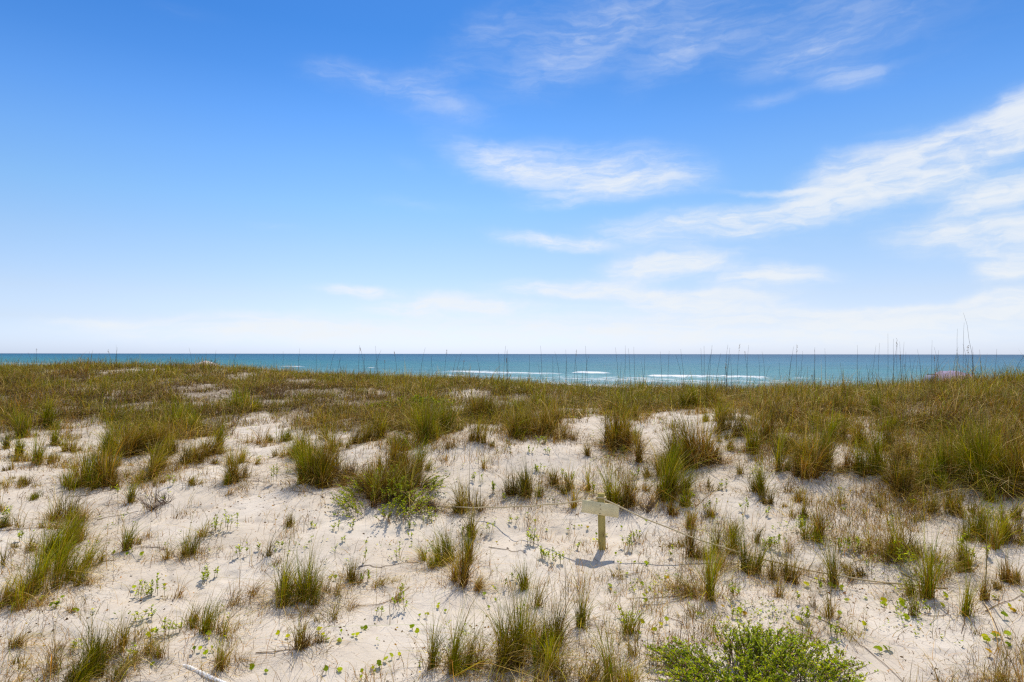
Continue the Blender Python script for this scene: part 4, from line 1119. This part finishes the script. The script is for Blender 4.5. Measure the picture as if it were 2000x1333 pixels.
pb = ground(1176, 1072); D = pb[1]; sc = F / D
PH = 108 / sc
post = thing('marker_post', pb, 'short greenish wooden post with a blank bleached board nailed across it', 'post')
yaw = math.radians(-16)
R = rotz(yaw) @ roty(math.radians(-1.2))
pw = 13.0 / sc
g = Geo(); g.box((0, 0, 0), (pw, pw, PH + .3), None, (1, 1, 1), .006)
po = link('post', g.mesh('post', M_POST), post, (0, 0, PH / 2 - .15)); po.rotation_euler = (0, math.radians(-1.2), yaw)
bw, bh, bt = 72 / sc, 24.5 / sc, .02
fx = R @ np.array([-.012, -(pw / 2 + bt / 2 + .001), 0])
g = Geo(); g.box((0, 0, 0), (bh, bt, bw), None, (1, 1, 1), .003)
bo = link('board', g.mesh('board', M_BOARD), post, (fx[0], fx[1], PH - 28 / sc))
bo.rotation_euler = (0, math.radians(90 + 5.0), yaw)
for dz, dx_ in ((.045, -.004), (-.005, .004), (-.06, -.008)):
    g = Geo(); g.tube([(0, -.004, 0), (0, .0, 0), (0, .006, 0)], [.006, .006, .003], (1, 1, 1), 8)
    no = link('nail', g.mesh('nail', M_NAIL), post, (fx[0] + R[0, 0] * dx_, fx[1] - bt / 2 - .002, PH - 28 / sc + dz))

# rope from sand anchor over the post to sand anchor
topz = pb[2] + PH - 10 / sc
pc = np.array([pb[0] - .012, pb[1], topz])
La = ground(835, 991); Ra = ground(1850, 1151)


def span(a_, b_, sag, n_=46):
    t_ = np.linspace(0, 1, n_)[:, None]
    P = a_ + (b_ - a_) * t_; P[:, 2] -= (4 * sag * t_ * (1 - t_))[:, 0]
    P[:, 2] += .004 * np.sin(t_[:, 0] * 37)
    gz = terrain(P[:, 0], P[:, 1]) + .006
    P[:, 2] = np.maximum(P[:, 2], gz - .03 * (np.abs(t_[:, 0] - .5) > .485))
    return P


hw = pw / 2 + .008
cs = [R @ np.array(c_) for c_ in ((-hw, hw, 0), (-hw, -hw, 0), (hw, -hw, 0), (hw, hw, 0))]
Ls = span(La + [0, 0, .01], pc + cs[1], .06); Rs = span(pc + cs[2], Ra + [0, 0, .01], .21)
loop = [pc + cs[1] + [0, 0, 0], pc + cs[0] + [0, 0, .006], pc + cs[3] + [0, 0, .010], pc + cs[2] + [0, 0, .016], pc + cs[1] + [0, 0, .020], pc + cs[0] + [0, 0, .022], pc + cs[3] + [0, 0, .012], pc + cs[2]]
path = np.concatenate([Ls, np.array(loop), Rs])
g = Geo(); rr = .0085
g.tube(path, rr, (1, 1, 1), 8)
rope = link('rope', g.mesh('rope', M_ROPE, pb, True), None, pb)
tag(rope, 'pale rope tied round the wooden post and sagging to the sand both ways', 'rope')

# ------------------------------------------------------------------ white pipe half buried
a_ = ground(334, 1290); b_ = ground(420, 1333); d_ = (b_ - a_)
g = Geo(); pts = []
for t_ in np.linspace(-.12, 2.2, 40):
    q = a_ + d_ * t_; zt = float(terrain(q[0], q[1], False))
    lift = .007 if (.0 < t_ < .17 or t_ > .26) else -.035
    if t_ < 0: lift = -.04
    pts.append([q[0], q[1], zt + lift])
pts = np.array(pts)
zz = pts[:, 2].copy(); k_ = np.array([1, 2, 3, 2, 1]) / 9.; zz[2:-2] = np.convolve(zz, k_, 'valid'); pts[:, 2] = zz + .008
g.tube(pts, .0150, (1, 1, 1), 14)
tag(link('plastic_pipe', g.mesh('plastic_pipe', M_PIPE, a_, True), None, a_), 'white plastic pipe half buried in sand at lower left', 'pipe')

# ------------------------------------------------------------------ beach things beyond the crest
def world_at(px, py, D): return np.array([(px - 1000) / F * D, D, CAMZ - (py - HZ) / F * D])


# white canopy
D = 90.0; top = world_at(402, 705.5, D); gz = float(terrain(top[0], D)); gp = np.array([top[0], D, gz])
o = thing('beach_canopy', gp, 'white peaked canopy showing over the left dune crest', 'canopy')
Hc = top[2] - gz
def canopy(segs, rx, ry, zt, ze, z0, mats):
    pass
g = Geo(); g2 = Geo(); K = 16
for k in range(K):
    a0, a1 = 2 * math.pi * k / K, 2 * math.pi * (k + 1) / K
    prof = [(0.02, 0), (.45, -.22), (.8, -.48), (1.0, -.72), (1.0, -.92)]
    for (r0, z0), (r1, z1) in zip(prof[:-1], prof[1:]):
        V = []
        for (rr_, zz_, a__) in ((r0, z0, a0), (r1, z1, a0), (r1, z1, a1), (r0, z0, a1)): V.append((1.75 * rr_ * math.cos(a__), 1.75 * rr_ * math.sin(a__), Hc + zz_))
        (g if k % 2 else g2).add(V, [[0, 1, 2, 3]], (1, 1, 1))
link('white_panel', g.mesh('white_panel', M_WHITEC), o); link('pale_pink_panel', g2.mesh('pale_pink_panel', M_PINKC), o)
g = Geo(); g.tube([(0, 0, -.3), (0, 0, Hc * .5), (0, 0, Hc - .02)], .03, (1, 1, 1), 8); link('pole', g.mesh('pole', M_ALU), o)

# purple canopy tent
D = 50.0; top = world_at(1862, 724, D); gz = float(terrain(top[0], D)); gp = np.array([top[0], D, gz])
o = thing('beach_tent', gp, 'low purple and pink beach tent behind the right crest', 'beach tent')
Hc = top[2] - gz
g = Geo(); g2 = Geo(); nx = 14
for i in range(nx):
    x0, x1 = -1.6 + 3.3 * i / nx, -1.6 + 3.3 * (i + 1) / nx
    def zf(x_): return Hc - .62 * (abs(x_ + .1) / 1.65) ** 2.6 + .03 * math.sin(x_ * 7)
    for (ya, yb, da, db) in ((-1.1, -.5, -.34, -.06), (-.5, .5, -.06, 0), (.5, 1.1, 0, -.3)):
        g.add([(x0, ya, zf(x0) + da), (x1, ya, zf(x1) + da), (x1, yb, zf(x1) + db), (x0, yb, zf(x0) + db)], [[0, 1, 2, 3]], (1, 1, 1))
    g2.add([(x0, -1.1, zf(x0) - .34), (x1, -1.1, zf(x1) - .34), (x1, -1.12, zf(x1) - .95), (x0, -1.12, zf(x0) - .95)], [[0, 1, 2, 3]], (1, 1, 1))
link('roof_cloth', g.mesh('roof_cloth', M_PURPLE), o); link('side_cloth', g2.mesh('side_cloth', M_PINKC), o)
for sx in (-1.5, 1.55):
    for sy in (-1.05, 1.05):
        g = Geo(); g.tube([(sx, sy, -.2), (sx, sy, Hc * .5), (sx, sy, zf(sx) - .32)], .022, (1, 1, 1), 8); link('leg', g.mesh('leg', M_ALU), o)

# dark folding chair on the crest
D = 21.0; tp = world_at(1812, 730, D); gz = float(terrain(tp[0], D)); gp = np.array([tp[0], D, gz])
o = thing('beach_chair', gp, 'dark folding beach chair left of the purple tent', 'beach chair')
bh_ = max(tp[2] - gz, .6)
g = Geo()
for sy in (-.27, .27):
    g.tube([(-.42, sy, 0), (-.1, sy, bh_ * .42), (.16, sy, bh_ * .98)], .013, (1, 1, 1), 6)
    g.tube([(.25, sy, 0), (.0, sy, bh_ * .36), (-.42, sy, bh_ * .46)], .013, (1, 1, 1), 6)
g.tube([(.16, -.27, bh_ * .98), (.17, 0, bh_ * .99), (.16, .27, bh_ * .98)], .013, (1, 1, 1), 6)
link('frame', g.mesh('frame', M_DARKF), o)
g = Geo(); g.box((.04, 0, bh_ * .72), (.012, .5, bh_ * .5), roty(math.radians(22)), (1, 1, 1)); link('backrest', g.mesh('backrest', M_CHAIRF), o)
g = Geo(); g.box((-.2, 0, bh_ * .4), (.42, .5, .012), roty(math.radians(10)), (1, 1, 1)); link('seat', g.mesh('seat', M_CHAIRF), o)

# dark far posts over the left crest
for (px, py, lab) in [(274, 712, 'dark weathered post over the left crest, left one of two'), (298, 711, 'dark weathered post over the left crest, right one of two'), (41, 717, 'small dark post near the left edge of the crest')]:
    D = 40.0; tp = world_at(px, py, D); gz = float(terrain(tp[0], D)); gp = np.array([tp[0], D, gz])
    g = Geo(); g.box((0, 0, (tp[2] - gz) / 2 - .1), (.08, .08, tp[2] - gz + .2), rotz(.3), (1, 1, 1), .01)
    tag(link('fence_post', g.mesh('fence_post', M_DARKPOST), None, gp), lab, 'post', 'dark posts beyond the crest')
print('tufts', ntuft, 'objects', len(bpy.data.objects))
